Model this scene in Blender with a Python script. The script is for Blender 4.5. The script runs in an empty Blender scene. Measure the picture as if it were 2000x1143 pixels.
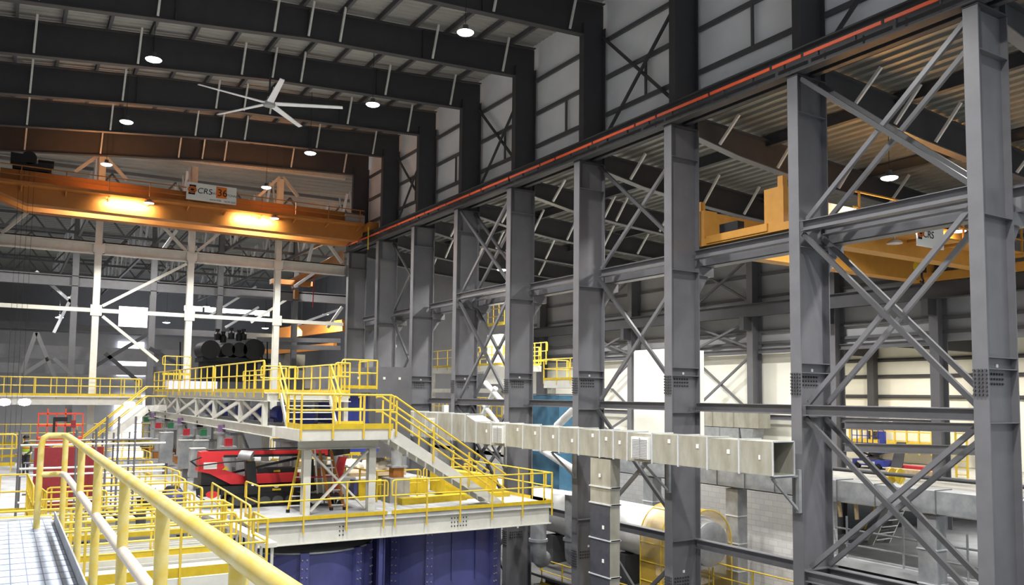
import bpy, bmesh, math, random
from mathutils import Vector as V, Matrix
random.seed(7)
C = bpy.context.scene.collection
# ---------------------------------------------------------------- camera model (2000 x 1143)
F, YAW, PIT, ROL, CX, CY = 1624.06, 0.548230840, 0.0730947907, 0.0117619686, 1000.0, 654.316
def _rot():
    ca, sa, cb, sb, cc, sc = math.cos(YAW), math.sin(YAW), math.cos(PIT), math.sin(PIT), math.cos(ROL), math.sin(ROL)
    f = V((sa*cb, ca*cb, sb)); r = V((ca, -sa, 0)); u = r.cross(f)
    return cc*r + sc*u, -sc*r + cc*u, f
RT, UP, FW = _rot()
def PX(x, y, X=None, Y=None, Z=None):
    """the world point seen at photo pixel (x, y) on a plane X=, Y= or Z="""
    d = RT*((x-CX)/F) - UP*((y-CY)/F) + FW
    if X is not None: return d*(X/d.x)
    if Y is not None: return d*(Y/d.y)
    return d*(Z/d.z)
cd = bpy.data.cameras.new('camera'); cam = bpy.data.objects.new('camera', cd); C.objects.link(cam)
cd.sensor_width = 36; cd.sensor_fit = 'HORIZONTAL'; cd.lens = 36*F/2000; cd.shift_y = (CY-571.5)/2000
cd.clip_start = 0.05; cd.clip_end = 600
cam.matrix_world = Matrix(((RT.x, UP.x, -FW.x, 0), (RT.y, UP.y, -FW.y, 0), (RT.z, UP.z, -FW.z, 0), (0, 0, 0, 1)))
bpy.context.scene.camera = cam
# ---------------------------------------------------------------- materials
def lin(h):
    c = [int(h[i:i+2], 16)/255 for i in (0, 2, 4)]
    return tuple(((a+0.055)/1.055)**2.4 if a > 0.04045 else a/12.92 for a in c) + (1,)
def mat(name, hexc, rough=0.55, metal=0.0, amt=0.12, scale=3.0, hex2=None, stretch=(1, 1, 1), spec=0.4):
    m = bpy.data.materials.new(name); m.use_nodes = True; n = m.node_tree.nodes; l = m.node_tree.links
    b = n['Principled BSDF']; b.inputs['Roughness'].default_value = rough; b.inputs['Metallic'].default_value = metal
    b.inputs['Specular IOR Level'].default_value = spec
    c1 = lin(hexc)
    if hex2: c2 = lin(hex2)
    else: c2 = tuple(max(0, v*(1-amt*2.2)) for v in c1[:3]) + (1,)
    tc = n.new('ShaderNodeTexCoord'); mp = n.new('ShaderNodeMapping'); mp.inputs['Scale'].default_value = stretch
    nz = n.new('ShaderNodeTexNoise'); nz.inputs['Scale'].default_value = scale; nz.inputs['Detail'].default_value = 5
    nz.inputs['Roughness'].default_value = 0.62
    rp = n.new('ShaderNodeValToRGB'); rp.color_ramp.elements[0].position = 0.32; rp.color_ramp.elements[1].position = 0.68
    rp.color_ramp.elements[0].color = c2; rp.color_ramp.elements[1].color = c1
    l.new(tc.outputs['Object'], mp.inputs['Vector']); l.new(mp.outputs['Vector'], nz.inputs['Vector'])
    l.new(nz.outputs['Fac'], rp.inputs['Fac']); l.new(rp.outputs['Color'], b.inputs['Base Color'])
    return m
def emat(name, hexc, s):
    m = bpy.data.materials.new(name); m.use_nodes = True; b = m.node_tree.nodes['Principled BSDF']
    b.inputs['Base Color'].default_value = (.8, .8, .8, 1)
    b.inputs['Emission Color'].default_value = lin(hexc); b.inputs['Emission Strength'].default_value = s
    return m
def brickmat(name, h1, h2, hm, sx):
    m = bpy.data.materials.new(name); m.use_nodes = True; n = m.node_tree.nodes; l = m.node_tree.links
    b = n['Principled BSDF']; b.inputs['Roughness'].default_value = .85
    tc = n.new('ShaderNodeTexCoord'); mp = n.new('ShaderNodeMapping'); mp.inputs['Rotation'].default_value = (0, math.pi/2, math.pi/2)
    sep = n.new('ShaderNodeSeparateXYZ'); com = n.new('ShaderNodeCombineXYZ')
    l.new(tc.outputs['Object'], sep.inputs[0]); l.new(sep.outputs['Y'], com.inputs['X']); l.new(sep.outputs['Z'], com.inputs['Y'])
    br = n.new('ShaderNodeTexBrick'); br.inputs['Color1'].default_value = lin(h1); br.inputs['Color2'].default_value = lin(h2)
    br.inputs['Mortar'].default_value = lin(hm); br.inputs['Scale'].default_value = 1.0
    br.inputs['Brick Width'].default_value = sx; br.inputs['Row Height'].default_value = sx/2; br.inputs['Mortar Size'].default_value = .012
    nz = n.new('ShaderNodeTexNoise'); nz.inputs['Scale'].default_value = .8; nz.inputs['Detail'].default_value = 6
    mx = n.new('ShaderNodeMix'); mx.data_type = 'RGBA'; mx.blend_type = 'MULTIPLY'; mx.inputs['Factor'].default_value = .25
    l.new(com.outputs[0], br.inputs['Vector']); l.new(tc.outputs['Object'], nz.inputs['Vector'])
    l.new(br.outputs['Color'], mx.inputs['A']); l.new(nz.outputs['Color'], mx.inputs['B'])
    hs = n.new('ShaderNodeHueSaturation'); hs.inputs['Saturation'].default_value = .15; hs.inputs['Value'].default_value = 1.25
    l.new(mx.outputs['Result'], hs.inputs['Color']); l.new(hs.outputs['Color'], b.inputs['Base Color'])
    return m
M = dict(
    steel=mat('grey_painted_steel', '646468', .4, amt=.07, scale=2, spec=.6),
    steel_dk=mat('dark_grey_and_shaded_steel', '434346', .6, amt=.07, scale=2),  # dark parts; also carries the shade on upper column shafts and rising braces
    white=mat('off_white_painted_steel', 'd0cfc6', .5, amt=.07, scale=2),
    galv=mat('galvanized_sheet', 'b4b3a8', .42, .35, hex2='989486', scale=1.6, stretch=(1, 1.5, .5)),
    galv_dk=mat('dull_galvanized_sheet', 'a0a2a2', .5, .25, hex2='83868a', scale=2.5),
    foil=mat('dark_grey_sheet', '3c3d44', .45, .1, hex2='4a4b50', scale=3),
    seam=mat('bright_zinc_flange', 'd8dcde', .35, .3, amt=.1),
    stick=mat('galvanized_angle', 'e2e2de', .5, .1, amt=.08),
    yellow=mat('safety_yellow_paint', 'd4b63c', .42, amt=.08, scale=6),
    yellow_dk=mat('deep_yellow_paint', 'c8ac24', .5, amt=.1, scale=4),
    worn=mat('worn_yellow_paint', 'd2b22a', .45, hex2='d8cc8c', scale=7, stretch=(1, .5, 1)),
    greyrail=mat('pale_worn_rail', 'cfc4b4', .55, amt=.06, scale=9),
    orange=mat('crane_orange_paint', 'a86c30', .5, amt=.06, scale=2),  # darker copy of the crane orange, main crane's shade put into the colour
    condbar=mat('orange_red_insulator', 'd85a36', .5, amt=.06),
    red=mat('machine_red_paint', 'c42a30', .4, amt=.08, scale=3),
    redpanel=mat('dark_red_board', '8a2a30', .7, amt=.1, scale=8),
    redlift=mat('orange_red_lift_paint', 'dc4a30', .5, amt=.08),
    black=mat('black_paint', '1c1c1e', .5, amt=.15),
    rubber=mat('black_rubber', '18181a', .8, amt=.15),
    navy=mat('deep_blue_tank_paint', '4e5086', .34, hex2='3e406c', scale=.9, stretch=(1, 1, .6)),
    blue=mat('blue_machine_paint', '3a46a0', .45, amt=.12),
    teal=mat('dark_teal_panel', '3a6078', .6, hex2='44708a', scale=2),
    conc=mat('concrete', 'b0aea8', .85, hex2='90908a', scale=1.3),
    deck=mat('dusty_pale_deck', 'b2b4b6', .8, hex2='929496', scale=.9),
    floor=mat('dark_concrete_floor', '6a6a68', .85, hex2='565655', scale=.6),
    block=brickmat('concrete_blockwork', 'c8cac8', 'bec0be', 'b2b4b2', .42),
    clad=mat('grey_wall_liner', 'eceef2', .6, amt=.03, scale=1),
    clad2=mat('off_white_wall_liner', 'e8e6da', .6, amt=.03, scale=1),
    midgrey=mat('mid_grey_painted_steel', '78787a', .6, amt=.06), orange2=mat('lit_crane_orange', 'c08a3c', .5, amt=.06), clad3=mat('pale_grey_wall_liner', '9a9b9e', .65, amt=.05, scale=.7),  # orange2: lighter copy of the crane orange, strong aisle light put into the colour
    deckroof=mat('galvanized_roof_deck', 'a8a8a2', .5, .1, amt=.05, scale=1.2),
    deckroof2=mat('aisle_roof_deck', '868680', .45, .2, amt=.05, scale=1.2), purlin=mat('grey_purlin_steel', '5a5a5c', .6, amt=.06),
    lamp_body=mat('lamp_aluminium', 'c8c8cc', .4, .4),
    glow=emat('lamp_glow', 'f4f4ff', 9),
    sky=emat('daylight_panel', 'f2f4ff', 3.2),
    wrap=mat('crumpled_white_wrap', 'e6ded0', .6, hex2='cfc4b2', scale=9),
    lav=mat('pale_lavender', 'c4c8e6', .6, amt=.04), wood=mat('raw_timber', 'c8b08a', .8, amt=.12, scale=3, stretch=(1, 6, 1)),
    cyl=mat('polished_cylinder_grey', 'b4b6b8', .35, .3, amt=.06),
    signw=mat('white_sign_face', 'd8d8d4', .6, amt=.03), signk=mat('sign_dark_ink', '16181e', .7, amt=.02),
    signo=mat('sign_orange', 'd8701c', .6, amt=.04),
    green=mat('green_tag', '2c7048', .6), purple=mat('mauve_tag', '80648c', .6), redtag=mat('red_tag', 'b82c38', .6),
    grating=mat('galvanized_grating', 'b0b8c8', .5, .05, hex2='9ca6b6', scale=5), bars=mat('grating_bars', '6e7890', .5, .1, amt=.05),
    cable=mat('dark_cable', '2c2c2c', .7), skin=mat('skin_tone', 'b88a70', .6), vest=mat('orange_vest', 'e05a40', .7),
    vestg=mat('lime_vest', 'a8c838', .7), refl=mat('silver_reflective_band', 'eef2f8', .3), cloth=mat('dark_work_cloth', '3a3a3e', .85),
    glassb=mat('dark_screen', '20242a', .15), pipew=mat('white_painted_pipe', 'e2e2e0', .4, amt=.04), mesh_y=mat('amber_guard_sheet', 'd4b048', .4, amt=.06),
)
_b = M['mesh_y'].node_tree.nodes['Principled BSDF']; _b.inputs['Alpha'].default_value = .52
# ---------------------------------------------------------------- mesh builder
class MB:
    def __init__(s): s.v = []; s.f = []
    def add(s, vs, fs):
        o = len(s.v); s.v += [V(p) for p in vs]; s.f += [[i+o for i in f] for f in fs]; return s
    def box(s, x0, y0, z0, x1, y1, z1):
        x0, x1 = min(x0, x1), max(x0, x1); y0, y1 = min(y0, y1), max(y0, y1); z0, z1 = min(z0, z1), max(z0, z1)
        return s.add([(x0,y0,z0),(x1,y0,z0),(x1,y1,z0),(x0,y1,z0),(x0,y0,z1),(x1,y0,z1),(x1,y1,z1),(x0,y1,z1)],
                     [(3,2,1,0),(4,5,6,7),(0,1,5,4),(1,2,6,5),(2,3,7,6),(3,0,4,7)])
    def bar(s, p, q, w, h, up=(0, 0, 1)):
        """rectangular bar p-q, w across, h along up"""
        p, q = V(p), V(q); d = (q-p).normalized(); u = V(up)
        if abs(d.dot(u)) > .98: u = V((1, 0, 0))
        a = d.cross(u).normalized(); u = a.cross(d); a = a*(w/2); u = u*(h/2)
        return s.add([p-a-u, p+a-u, p+a+u, p-a+u, q-a-u, q+a-u, q+a+u, q-a+u],
                     [(0,1,2,3),(7,6,5,4),(1,0,4,5),(2,1,5,6),(3,2,6,7),(0,3,7,4)])
    def ib(s, p, q, d, b, tf=.025, tw=.016, up=(0, 0, 1)):
        """rolled I section centred on p-q, depth d along up, flange width b"""
        p, q, u = V(p), V(q), V(up); dd = (q-p).normalized()
        if abs(dd.dot(u)) > .98: u = V((1, 0, 0))
        a = dd.cross(u).normalized(); u = a.cross(dd)
        o = u*((d-tf)/2)
        s.bar(p+o, q+o, b, tf, u); s.bar(p-o, q-o, b, tf, u); s.bar(p, q, tw, d-2*tf, u); return s
    def tube(s, p, q, r, n=10, r2=None, cap=True):
        p, q = V(p), V(q); d = (q-p).normalized(); u = V((0, 0, 1)) if abs(d.z) < .95 else V((1, 0, 0))
        a = d.cross(u).normalized(); b = a.cross(d); r2 = r if r2 is None else r2
        vs = [p+(a*math.cos(t)+b*math.sin(t))*r for t in (2*math.pi*i/n for i in range(n))]
        vs += [q+(a*math.cos(t)+b*math.sin(t))*r2 for t in (2*math.pi*i/n for i in range(n))]
        fs = [(i, i+n, (i+1) % n+n, (i+1) % n) for i in range(n)]
        if cap: fs += [list(range(n)), list(range(2*n-1, n-1, -1))]
        return s.add(vs, fs)
    def path(s, pts, r, n=8):
        """swept round pipe through pts"""
        pts = [V(p) for p in pts]; rings = []; ref = None
        for i, p in enumerate(pts):
            d = ((pts[min(i+1, len(pts)-1)]-p).normalized() + (p-pts[max(i-1, 0)]).normalized()).normalized()
            if ref is None: ref = V((0, 0, 1)) if abs(d.z) < .9 else V((1, 0, 0))
            a = d.cross(ref).normalized(); ref = a.cross(d).normalized()
            rings.append([p+(a*math.cos(2*math.pi*k/n)+ref*math.sin(2*math.pi*k/n))*r for k in range(n)])
        vs = [v for g in rings for v in g]
        fs = [(g*n+k, g*n+(k+1) % n, (g+1)*n+(k+1) % n, (g+1)*n+k) for g in range(len(pts)-1) for k in range(n)]
        fs += [list(range(n-1, -1, -1)), list(range((len(pts)-1)*n, len(pts)*n))]
        return s.add(vs, fs)
    def prism(s, poly, d):
        """closed polygon (3D points) extruded by vector d"""
        n = len(poly); d = V(d); vs = [V(p) for p in poly]; vs += [p+d for p in vs]
        return s.add(vs, [list(range(n-1, -1, -1)), list(range(n, 2*n))] + [(i, (i+1) % n, (i+1) % n+n, i+n) for i in range(n)])
    def lathe(s, c, prof, n=24, ax='z'):
        """prof: (radius, height) pairs about an axis through c"""
        c = V(c); vs = []
        for r, h in prof:
            for k in range(n):
                t = 2*math.pi*k/n; x, y = r*math.cos(t), r*math.sin(t)
                vs.append(c + (V((x, y, h)) if ax == 'z' else V((x, h, y)) if ax == 'y' else V((h, x, y))))
        fs = [(i*n+k, i*n+(k+1) % n, (i+1)*n+(k+1) % n, (i+1)*n+k) for i in range(len(prof)-1) for k in range(n)]
        if prof[0][0] > 0: fs.append(list(range(n-1, -1, -1)))
        if prof[-1][0] > 0: fs.append(list(range((len(prof)-1)*n, len(prof)*n)))
        return s.add(vs, fs)
    def build(s, name, m, parent=None):
        lo = V((min(v.x for v in s.v), min(v.y for v in s.v), min(v.z for v in s.v)))
        hi = V((max(v.x for v in s.v), max(v.y for v in s.v), max(v.z for v in s.v)))
        w = V(((lo.x+hi.x)/2, (lo.y+hi.y)/2, lo.z))
        me = bpy.data.meshes.new(name); me.from_pydata([v-w for v in s.v], [], s.f)
        bm = bmesh.new(); bm.from_mesh(me); bmesh.ops.recalc_face_normals(bm, faces=bm.faces); bm.to_mesh(me); bm.free()
        me.polygons.foreach_set('use_smooth', [True]*len(me.polygons)); me.set_sharp_from_angle(angle=.6)
        me.materials.append(M[m] if isinstance(m, str) else m)
        o = bpy.data.objects.new(name, me); C.objects.link(o)
        if parent is not None:
            o.parent = parent; o.location = w - wpos(parent)
        else: o.location = w
        return o
def wpos(o):
    p = V(o.location)
    while o.parent: o = o.parent; p += V(o.location)
    return p
def tag(o, label, cat, group=None, kind=None):
    o['label'] = label; o['category'] = cat
    if group: o['group'] = group
    if kind: o['kind'] = kind
    return o
def thing(name, label, cat, loc, group=None):
    o = bpy.data.objects.new(name, None); C.objects.link(o); o.empty_display_size = .2
    o.location = loc; return tag(o, label, cat, group)
def one(name, mb, m, label, cat, group=None): return tag(mb.build(name, m), label, cat, group)
def struct(name, mb, m, label=None):
    o = mb.build(name, m); o['kind'] = 'structure'; o['label'] = label or name.replace('_', ' '); o['category'] = name.split('_')[0]; return o
def text(txt, p, right, up, size, m, parent, name='lettering', ext=.004, shear=0):
    """flat raised lettering with its lower-left corner at p"""
    cu = bpy.data.curves.new(name, 'FONT'); cu.body = txt; cu.size = size; cu.extrude = ext; cu.shear = shear
    t = bpy.data.objects.new(name, cu); C.objects.link(t); bpy.context.view_layer.update()
    me = bpy.data.meshes.new_from_object(t); bpy.data.objects.remove(t); bpy.data.curves.remove(cu)
    r, u = V(right).normalized(), V(up).normalized(); nn = r.cross(u)
    me.transform(Matrix(((r.x, u.x, nn.x, 0), (r.y, u.y, nn.y, 0), (r.z, u.z, nn.z, 0), (0, 0, 0, 1))))
    me.materials.clear(); me.materials.append(M[m]); o = bpy.data.objects.new(name, me); C.objects.link(o)
    o.parent = parent; o.location = V(p) - wpos(parent); return o
ORD = ['nearest', 'second', 'third', 'fourth', 'fifth', 'sixth', 'seventh', 'eighth', 'ninth']
def rail(label, pts, group=None, h=1.07, sp=1.45, r=.027, toe=.12, drop=.18, m='yellow', name='handrail', ends=True, mids=(.55,), loop=True):
    """guard rail along base points pts: rails, posts, toe board"""
    pts = [V(p) for p in pts]; t = thing(name, label, 'handrail', pts[0], group)
    U = V((0, 0, 1)); top = [p+U*h for p in pts]; mid = [p+U*h*mids[0] for p in pts]
    def soft(a, b, c, k=.09): return [b+(a-b).normalized()*k, b+((a-b).normalized()+(c-b).normalized())*k*.32, b+(c-b).normalized()*k]
    if loop:
        lp = [mid[0]] + soft(mid[0], top[0]-U*.0, top[1]) [0:3] + top[1:-1] + soft(top[-2], top[-1], mid[-1]) + [mid[-1]]
        MB().path(lp, r).build('top_rail', m, t)
    else: MB().path(top, r).build('top_rail', m, t)
    for mm in mids: MB().path([p+U*h*mm for p in pts], r*.9).build('mid_rail', m, t)
    for a, b in zip(pts, pts[1:]):
        d = b-a; L = d.length; n = max(1, round(L/sp))
        for i in range(n+1 if b == pts[-1] else n):
            k = i/n; k = min(max(k, .12/L if a == pts[0] else 0), 1-.12/L if b == pts[-1] else 1)
            q = a+d*k; MB().bar(q-U*drop, q+U*h, r*1.7, r*1.7, d).build('post', m, t)
    if toe:
        b_ = MB()
        for a, b in zip(pts, pts[1:]): b_.bar(a+U*toe/2, b+U*toe/2, .012, toe)
        b_.build('toe_board', 'yellow_dk' if m == 'yellow' else m, t)
    return t
X0, X1C = 18.5, 19.75            # column faces
YC = [10.33, 15.37, 20.5, 25.65, 30.7, 35.7, 40.7, 45.7, 50.6]
ZF, ZD = -9.5, -3.8              # basement floor, working deck
def area_light(p, power, r=.28, col=(1, .98, .95), spread=2.5):
    l = bpy.data.lights.new('bay_and_fill_light', 'AREA'); l.shape = 'DISK'; l.size = r*2; l.energy = power; l.color = col; l.spread = spread
    o = bpy.data.objects.new('bay_and_fill_light', l); C.objects.link(o); o.location = p; return o
def high_bay(p, label, hang=1.4, r=.3, power=500, group='round high bay lamps', light=True):
    t = thing('high_bay_lamp', label, 'lamp', p, group); p = V(p)
    hs_ = MB().lathe(p, [(.04, .26), (.09, .24), (.1, .12), (r*.5, .07), (r*.97, .02), (r*.97, 0)], 20).build('housing', 'purlin', t)
    MB().lathe(p, [(0, -.09), (r*.6, -.075), (r*.9, -.04), (r, -.008), (r*.98, 0)], 24).build('lens', 'glow', hs_)
    MB().tube(p+V((0, 0, .3)), p+V((0, 0, .3+hang)), .012, 6).build('hanger_wire', 'cable', t)
    if light: area_light(p-V((0, 0, .1)), power, r)
    return t
# ================================================================ setting
struct('floor', MB().box(-30, -6, ZF-.3, 75, 115, ZF), 'floor', 'dark concrete basement floor of the hall')
def curve(x, pts):
    for (a, b), (c, d) in zip(pts, pts[1:]):
        if x <= c: break
    return b+(d-b)*(x-a)/(c-a)
RB = [(-.9, 12.5), (9.4, 13.6), (18.75, 14.14)]          # roof beam soffit
RTP = [(-.9, 13.83), (6, 14.55), (13.3, 15.07), (19.75, 15.6)]
def ribs_x(y0, y1, xs, zs, step, rib):
    """corrugated sheet, ribs along X, profile along Y"""
    mb = MB(); prof = []; y = y0
    while y < y1:
        prof += [(y, 0), (y+step*.32, 0), (y+step*.5, rib), (y+step*.82, rib)]; y += step
    n = len(prof); vs = []
    for x, z in zip(xs, zs): vs += [(x, yy, z+h) for yy, h in prof]
    fs = [(i*n+k, i*n+k+1, (i+1)*n+k+1, (i+1)*n+k) for i in range(len(xs)-1) for k in range(n-1)]
    return mb.add(vs, fs)
def ribs_y(x0, x1, fz, y0, y1, step, rib):
    mb = MB(); prof = []; x = x0
    while x < x1:
        prof += [(x, rib), (x+step*.55, rib), (x+step*.62, 0), (x+step*.94, 0)]; x += step
    n = len(prof); vs = []
    for y in (y0, y1): vs += [(xx, y, fz(xx)+h) for xx, h in prof]
    return mb.add(vs, [(k, k+1, n+k+1, n+k) for k in range(n-1)])
xs = [-1.8, -.9, 6, 13.3, 20.2]
struct('ceiling', ribs_x(4, 51.6, xs, [curve(x, RTP)+.26 for x in xs], .3, .07), 'deckroof', 'corrugated metal roof deck over the main hall')
AB = [(19.75, 8.85), (21.74, 8.5), (24.4, 8.22), (27.1, 8.03), (34.4, 7.72)]
AT = [(19.75, 9.52), (23.3, 9.32), (34.4, 8.55)]
struct('ceiling_aisle', ribs_y(19.8, 34.4, lambda x: curve(x, AT)+.2, 4, 51.6, .42, .09), 'deckroof2', 'ribbed metal roof deck over the side aisle')
xs = [-6, 36]
struct('ceiling_far', ribs_x(51.7, 112, xs, [13.75, 15.0], .9, .22), 'deckroof', 'corrugated roof deck of the hall beyond the white frame')
struct('wall_clerestory', MB().box(19.9, 2, 9.6, 20.0, 51.6, 15.9), 'clad', 'grey liner wall above the crane girder')
w = MB()
for i in range(14): w.box(34.32, 18+i*2.45, -3.4, 34.4, 18+i*2.45+2.43, 2.6)
struct('wall_aisle', MB().box(34.4, 26.2, -3.4, 34.5, 56, 2.55), 'clad2', 'off white panel wall along the side aisle')
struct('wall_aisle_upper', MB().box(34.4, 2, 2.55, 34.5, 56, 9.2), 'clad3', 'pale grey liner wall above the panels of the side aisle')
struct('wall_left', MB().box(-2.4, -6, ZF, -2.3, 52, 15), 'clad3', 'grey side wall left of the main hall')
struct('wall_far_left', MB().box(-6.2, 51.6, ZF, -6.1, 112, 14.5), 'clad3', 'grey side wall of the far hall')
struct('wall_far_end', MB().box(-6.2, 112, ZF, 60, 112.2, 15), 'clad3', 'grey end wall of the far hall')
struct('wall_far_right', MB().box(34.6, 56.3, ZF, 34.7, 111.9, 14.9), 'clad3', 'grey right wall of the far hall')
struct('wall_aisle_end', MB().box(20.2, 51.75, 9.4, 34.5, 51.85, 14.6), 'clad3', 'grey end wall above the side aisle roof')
# daylight in the far hall: tall translucent bays
for i, (a, b, c, d) in enumerate(((233, 598, 287, 647), (231, 667, 281, 690), (229, 696, 284, 735))):
    p, q = PX(a, b, Y=104), PX(c, d, Y=104)
    struct('window_%d' % (i+1), MB().box(p.x, 104, q.z, q.x, 104.1, p.z), 'sky', 'bright daylight opening at the end of the far hall')
p, q = PX(225, 772, Y=104), PX(285, 900, Y=104)
struct('window_4', MB().box(p.x, 104, q.z, q.x, 104.1, p.z), 'sky', 'bright low daylight opening under the far walkway')
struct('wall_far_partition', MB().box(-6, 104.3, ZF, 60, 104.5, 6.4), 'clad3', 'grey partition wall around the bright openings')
for i, (a, b) in enumerate(((360, 395), (400, 440), (440, 500), (498, 526))):
    p, q = PX(a, 597+i*3, Y=104), PX(b, 609+i*3, Y=104)
    struct('window_%d' % (i+5), MB().box(p.x, 103.9, q.z, q.x, 104, p.z), 'sky', 'narrow high window strip of the far hall')
# concrete floor and block wall of the side aisle
struct('wall_block', MB().box(25, 19.3, ZF, 25.3, 51, -3.35), 'block', 'grey concrete block wall under the side aisle floor')
struct('floor_aisle', MB().box(25, 0, -3.55, 75, 56, -3.35), 'conc', 'raised concrete floor of the side aisle')
struct('floor_lower_aisle', MB().box(24.45, 4, -5.6, 60, 19.25, -5.4).box(25.35, 19.25, -5.6, 60, 22, -5.4), 'deck', 'pale lower floor under the raised aisle')
struct('wall_lower', MB().box(42, 2, ZF, 42.2, 19.2, -3.6), 'steel_dk', 'dark wall at the back of the lower floor')
struct('wall_annex', MB().box(41.7, 2, -3.34, 41.9, 56, 8), 'clad2', 'off white wall of the annex behind the aisle columns')
struct('ceiling_annex', ribs_y(34.6, 41.7, lambda x: 3.6-(x-34.6)*.03, 2, 40, .5, .1), 'deckroof', 'ribbed roof deck of the annex')
struct('wall_annex_end', MB().box(34.6, 40, -3.34, 41.6, 40.2, 4), 'clad2', 'off white end wall of the annex')
# ================================================================ main colonnade
def bolts(mb, c, du, dv, nu, nv, nrm, s=.028, gap=.09):
    c, du, dv, nrm = V(c), V(du), V(dv), V(nrm)
    for i in range(nu):
        for j in range(nv):
            q = c+du*((i-(nu-1)/2)*gap)+dv*((j-(nv-1)/2)*gap); mb.tube(q, q+nrm*.05, s, 6)
    return mb
for k, y in enumerate(YC):
    lab = ('nearest of the tall dark grey columns along the crane girder, at the right edge', 'second tall grey column from the right, beside the open duct end')[k] if k < 2 else \
        'tall dark grey I-section column, %s from the right along the crane girder' % ORD[k]
    t = thing('steel_column', lab, 'column', (X0+.6, y, ZF), 'tall columns along the crane girder')
    b = MB()
    for x in (X0+.0175, X1C-.0175): b.box(x-.0175, y-.175, ZF, x+.0175, y+.175, 9.03)
    b.box(X0+.03, y-.01, ZF, X1C-.03, y+.01, 9.03); b.build('shaft', 'steel', t)
    b = MB()
    for x in (X0+.22, X1C-.0): b.box(x-.0175, y-.15, 9.06, x+.0175, y+.15, 14.6)
    b.box(X0+.23, y-.01, 9.06, X1C-.01, y+.01, 14.6); b.build('upper_shaft', 'steel_dk', t)  # same paint as the shaft below; the dim upper level is put into the colour
    MB().box(X0-.02, y-.2, 9.03, X1C+.02, y+.2, 9.06).build('cap_plate', 'steel_dk', t)
    for z in (8.0, 4.2, .98, .72, -.48, -4.6):
        MB().box(X0+.036, y-.17, z-.011, X1C-.036, y-.012, z+.011).build('stiffener', 'steel', t)
    MB().box(X0+.036, y-.135, 8.02, X0+.2, y-.115, 9.02).build('bearing_stiffener', 'steel_dk', t)
    for zz in (.42, -6.0):
        b = MB(); bolts(b, (X0, y-.085, zz), (0, 1, 0), (0, 0, 1), 2, 7, (-1, 0, 0)); bolts(b, (X0, y+.085, zz), (0, 1, 0), (0, 0, 1), 2, 7, (-1, 0, 0))
        b.build('flange_bolts', 'steel_dk', t)
        b = MB(); bolts(b, (X0+.55, y-.01, zz+.08), (1, 0, 0), (0, 0, 1), 6, 3, (0, -1, 0), gap=.11); b.build('web_bolts', 'steel_dk', t)
        MB().box(X0+.6, y-.03, zz+.34, X0+.68, y-.011, zz+.42).build('white_marker', 'signw', t)
# crane runway girder on the column heads, with rail and conductor bar
g = thing('crane_runway_girder', 'long dark crane runway girder with orange conductor bar along the column heads', 'girder', (X0+.15, 28, 9.06))
b = MB().ib((X0+.08, 2, 9.41), (X0+.08, 51.2, 9.41), .66, .34, .03, .016); b.build('girder', 'steel_dk', g)
MB().box(X0+.03, 2, 9.74, X0+.13, 51.2, 9.82).build('crane_rail', 'steel_dk', g)
MB().ib((X0+.75, 2, 9.32), (X0+.75, 51.2, 9.32), .3, .2).build('surge_girder', 'steel_dk', g)
y = 4.0; i = 0
while y < 50:
    L = 2.35 if i % 3 < 2 else 1.0
    MB().box(X0-.2, y, 9.38, X0-.16, min(y+L, 50.4), 9.47).build('conductor_bar', 'condbar', g); y += L+.1; i += 1
y = 4
while y < 50: MB().box(X0-.19, y, 9.28, X0-.1, y+.025, 9.5).build('conductor_hanger', 'steel_dk', g); y += 1.15
g = thing('aisle_runway_girder', 'grey crane runway girder of the side aisle behind the columns', 'girder', (20.3, 28, 4.4))
MB().ib((20.2, 2, 4.72), (20.2, 51, 4.72), .62, .4, .04, .02).build('girder', 'steel', g)
MB().box(20.15, 2, 5.03, 20.25, 51, 5.1).build('crane_rail', 'steel_dk', g)
for k, y in enumerate(YC):
    b = MB().box(19.76, y-.13, 4.1, 20.45, y+.13, 4.4); b.prism([(19.76, y-.02, 4.1), (20.3, y-.02, 4.1), (19.76, y-.02, 3.3)], (0, .04, 0))
    one('girder_bracket', b, 'steel', 'steel bracket carrying the aisle girder on the %s column from the right' % ORD[k], 'bracket', 'girder brackets on the columns')
# struts and X braces between the columns
names = ORD
for k in range(8):
    ya, yb = YC[k]+.18, YC[k+1]-.18; bay = '%s and %s columns' % (names[k], names[k+1])
    full = k in (0, 2, 4, 6); both = k in (0, 4)
    for zi, z in ((4.76, 'upper'), (-.3, 'middle'), (-4.72, 'lower')):
        for px, face in ((X0+.17, 'front'), (X1C-.17, 'rear')):
            if face == 'front' and not both: continue
            one('strut', MB().ib((px, ya, zi), (px, yb, zi), .28, .26, .02, .014), 'steel', '%s horizontal grey strut between the %s from the right, %s face' % (z, bay, face), 'strut', 'horizontal struts between columns')
    if full:
        for z0, z1, lv in ((4.95, 8.95, 'upper'), (-.1, 4.55, 'middle'), (-4.5, -.5, 'lower'), (-9.0, -4.95, 'lowest')):
            for px, face in ((X0+.17, 'front'), (X1C-.3, 'rear')):
                if face == 'front' and not both: continue
                for s_ in (0, 1):
                    p, q = ((px, ya, z0), (px, yb, z1)) if s_ else ((px+.14, ya, z1), (px+.14, yb, z0))
                    m_ = 'steel' if s_ == 0 else 'steel_dk'  # one paint on all braces: light on falling, shade on rising ones is coloured in
                    one('diagonal_brace', MB().bar(p, q, .1, .125), m_, '%s %s brace %s away between the %s from the right' % (lv, face, 'rising' if s_ else 'falling', bay), 'brace', 'X braces between columns')
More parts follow.
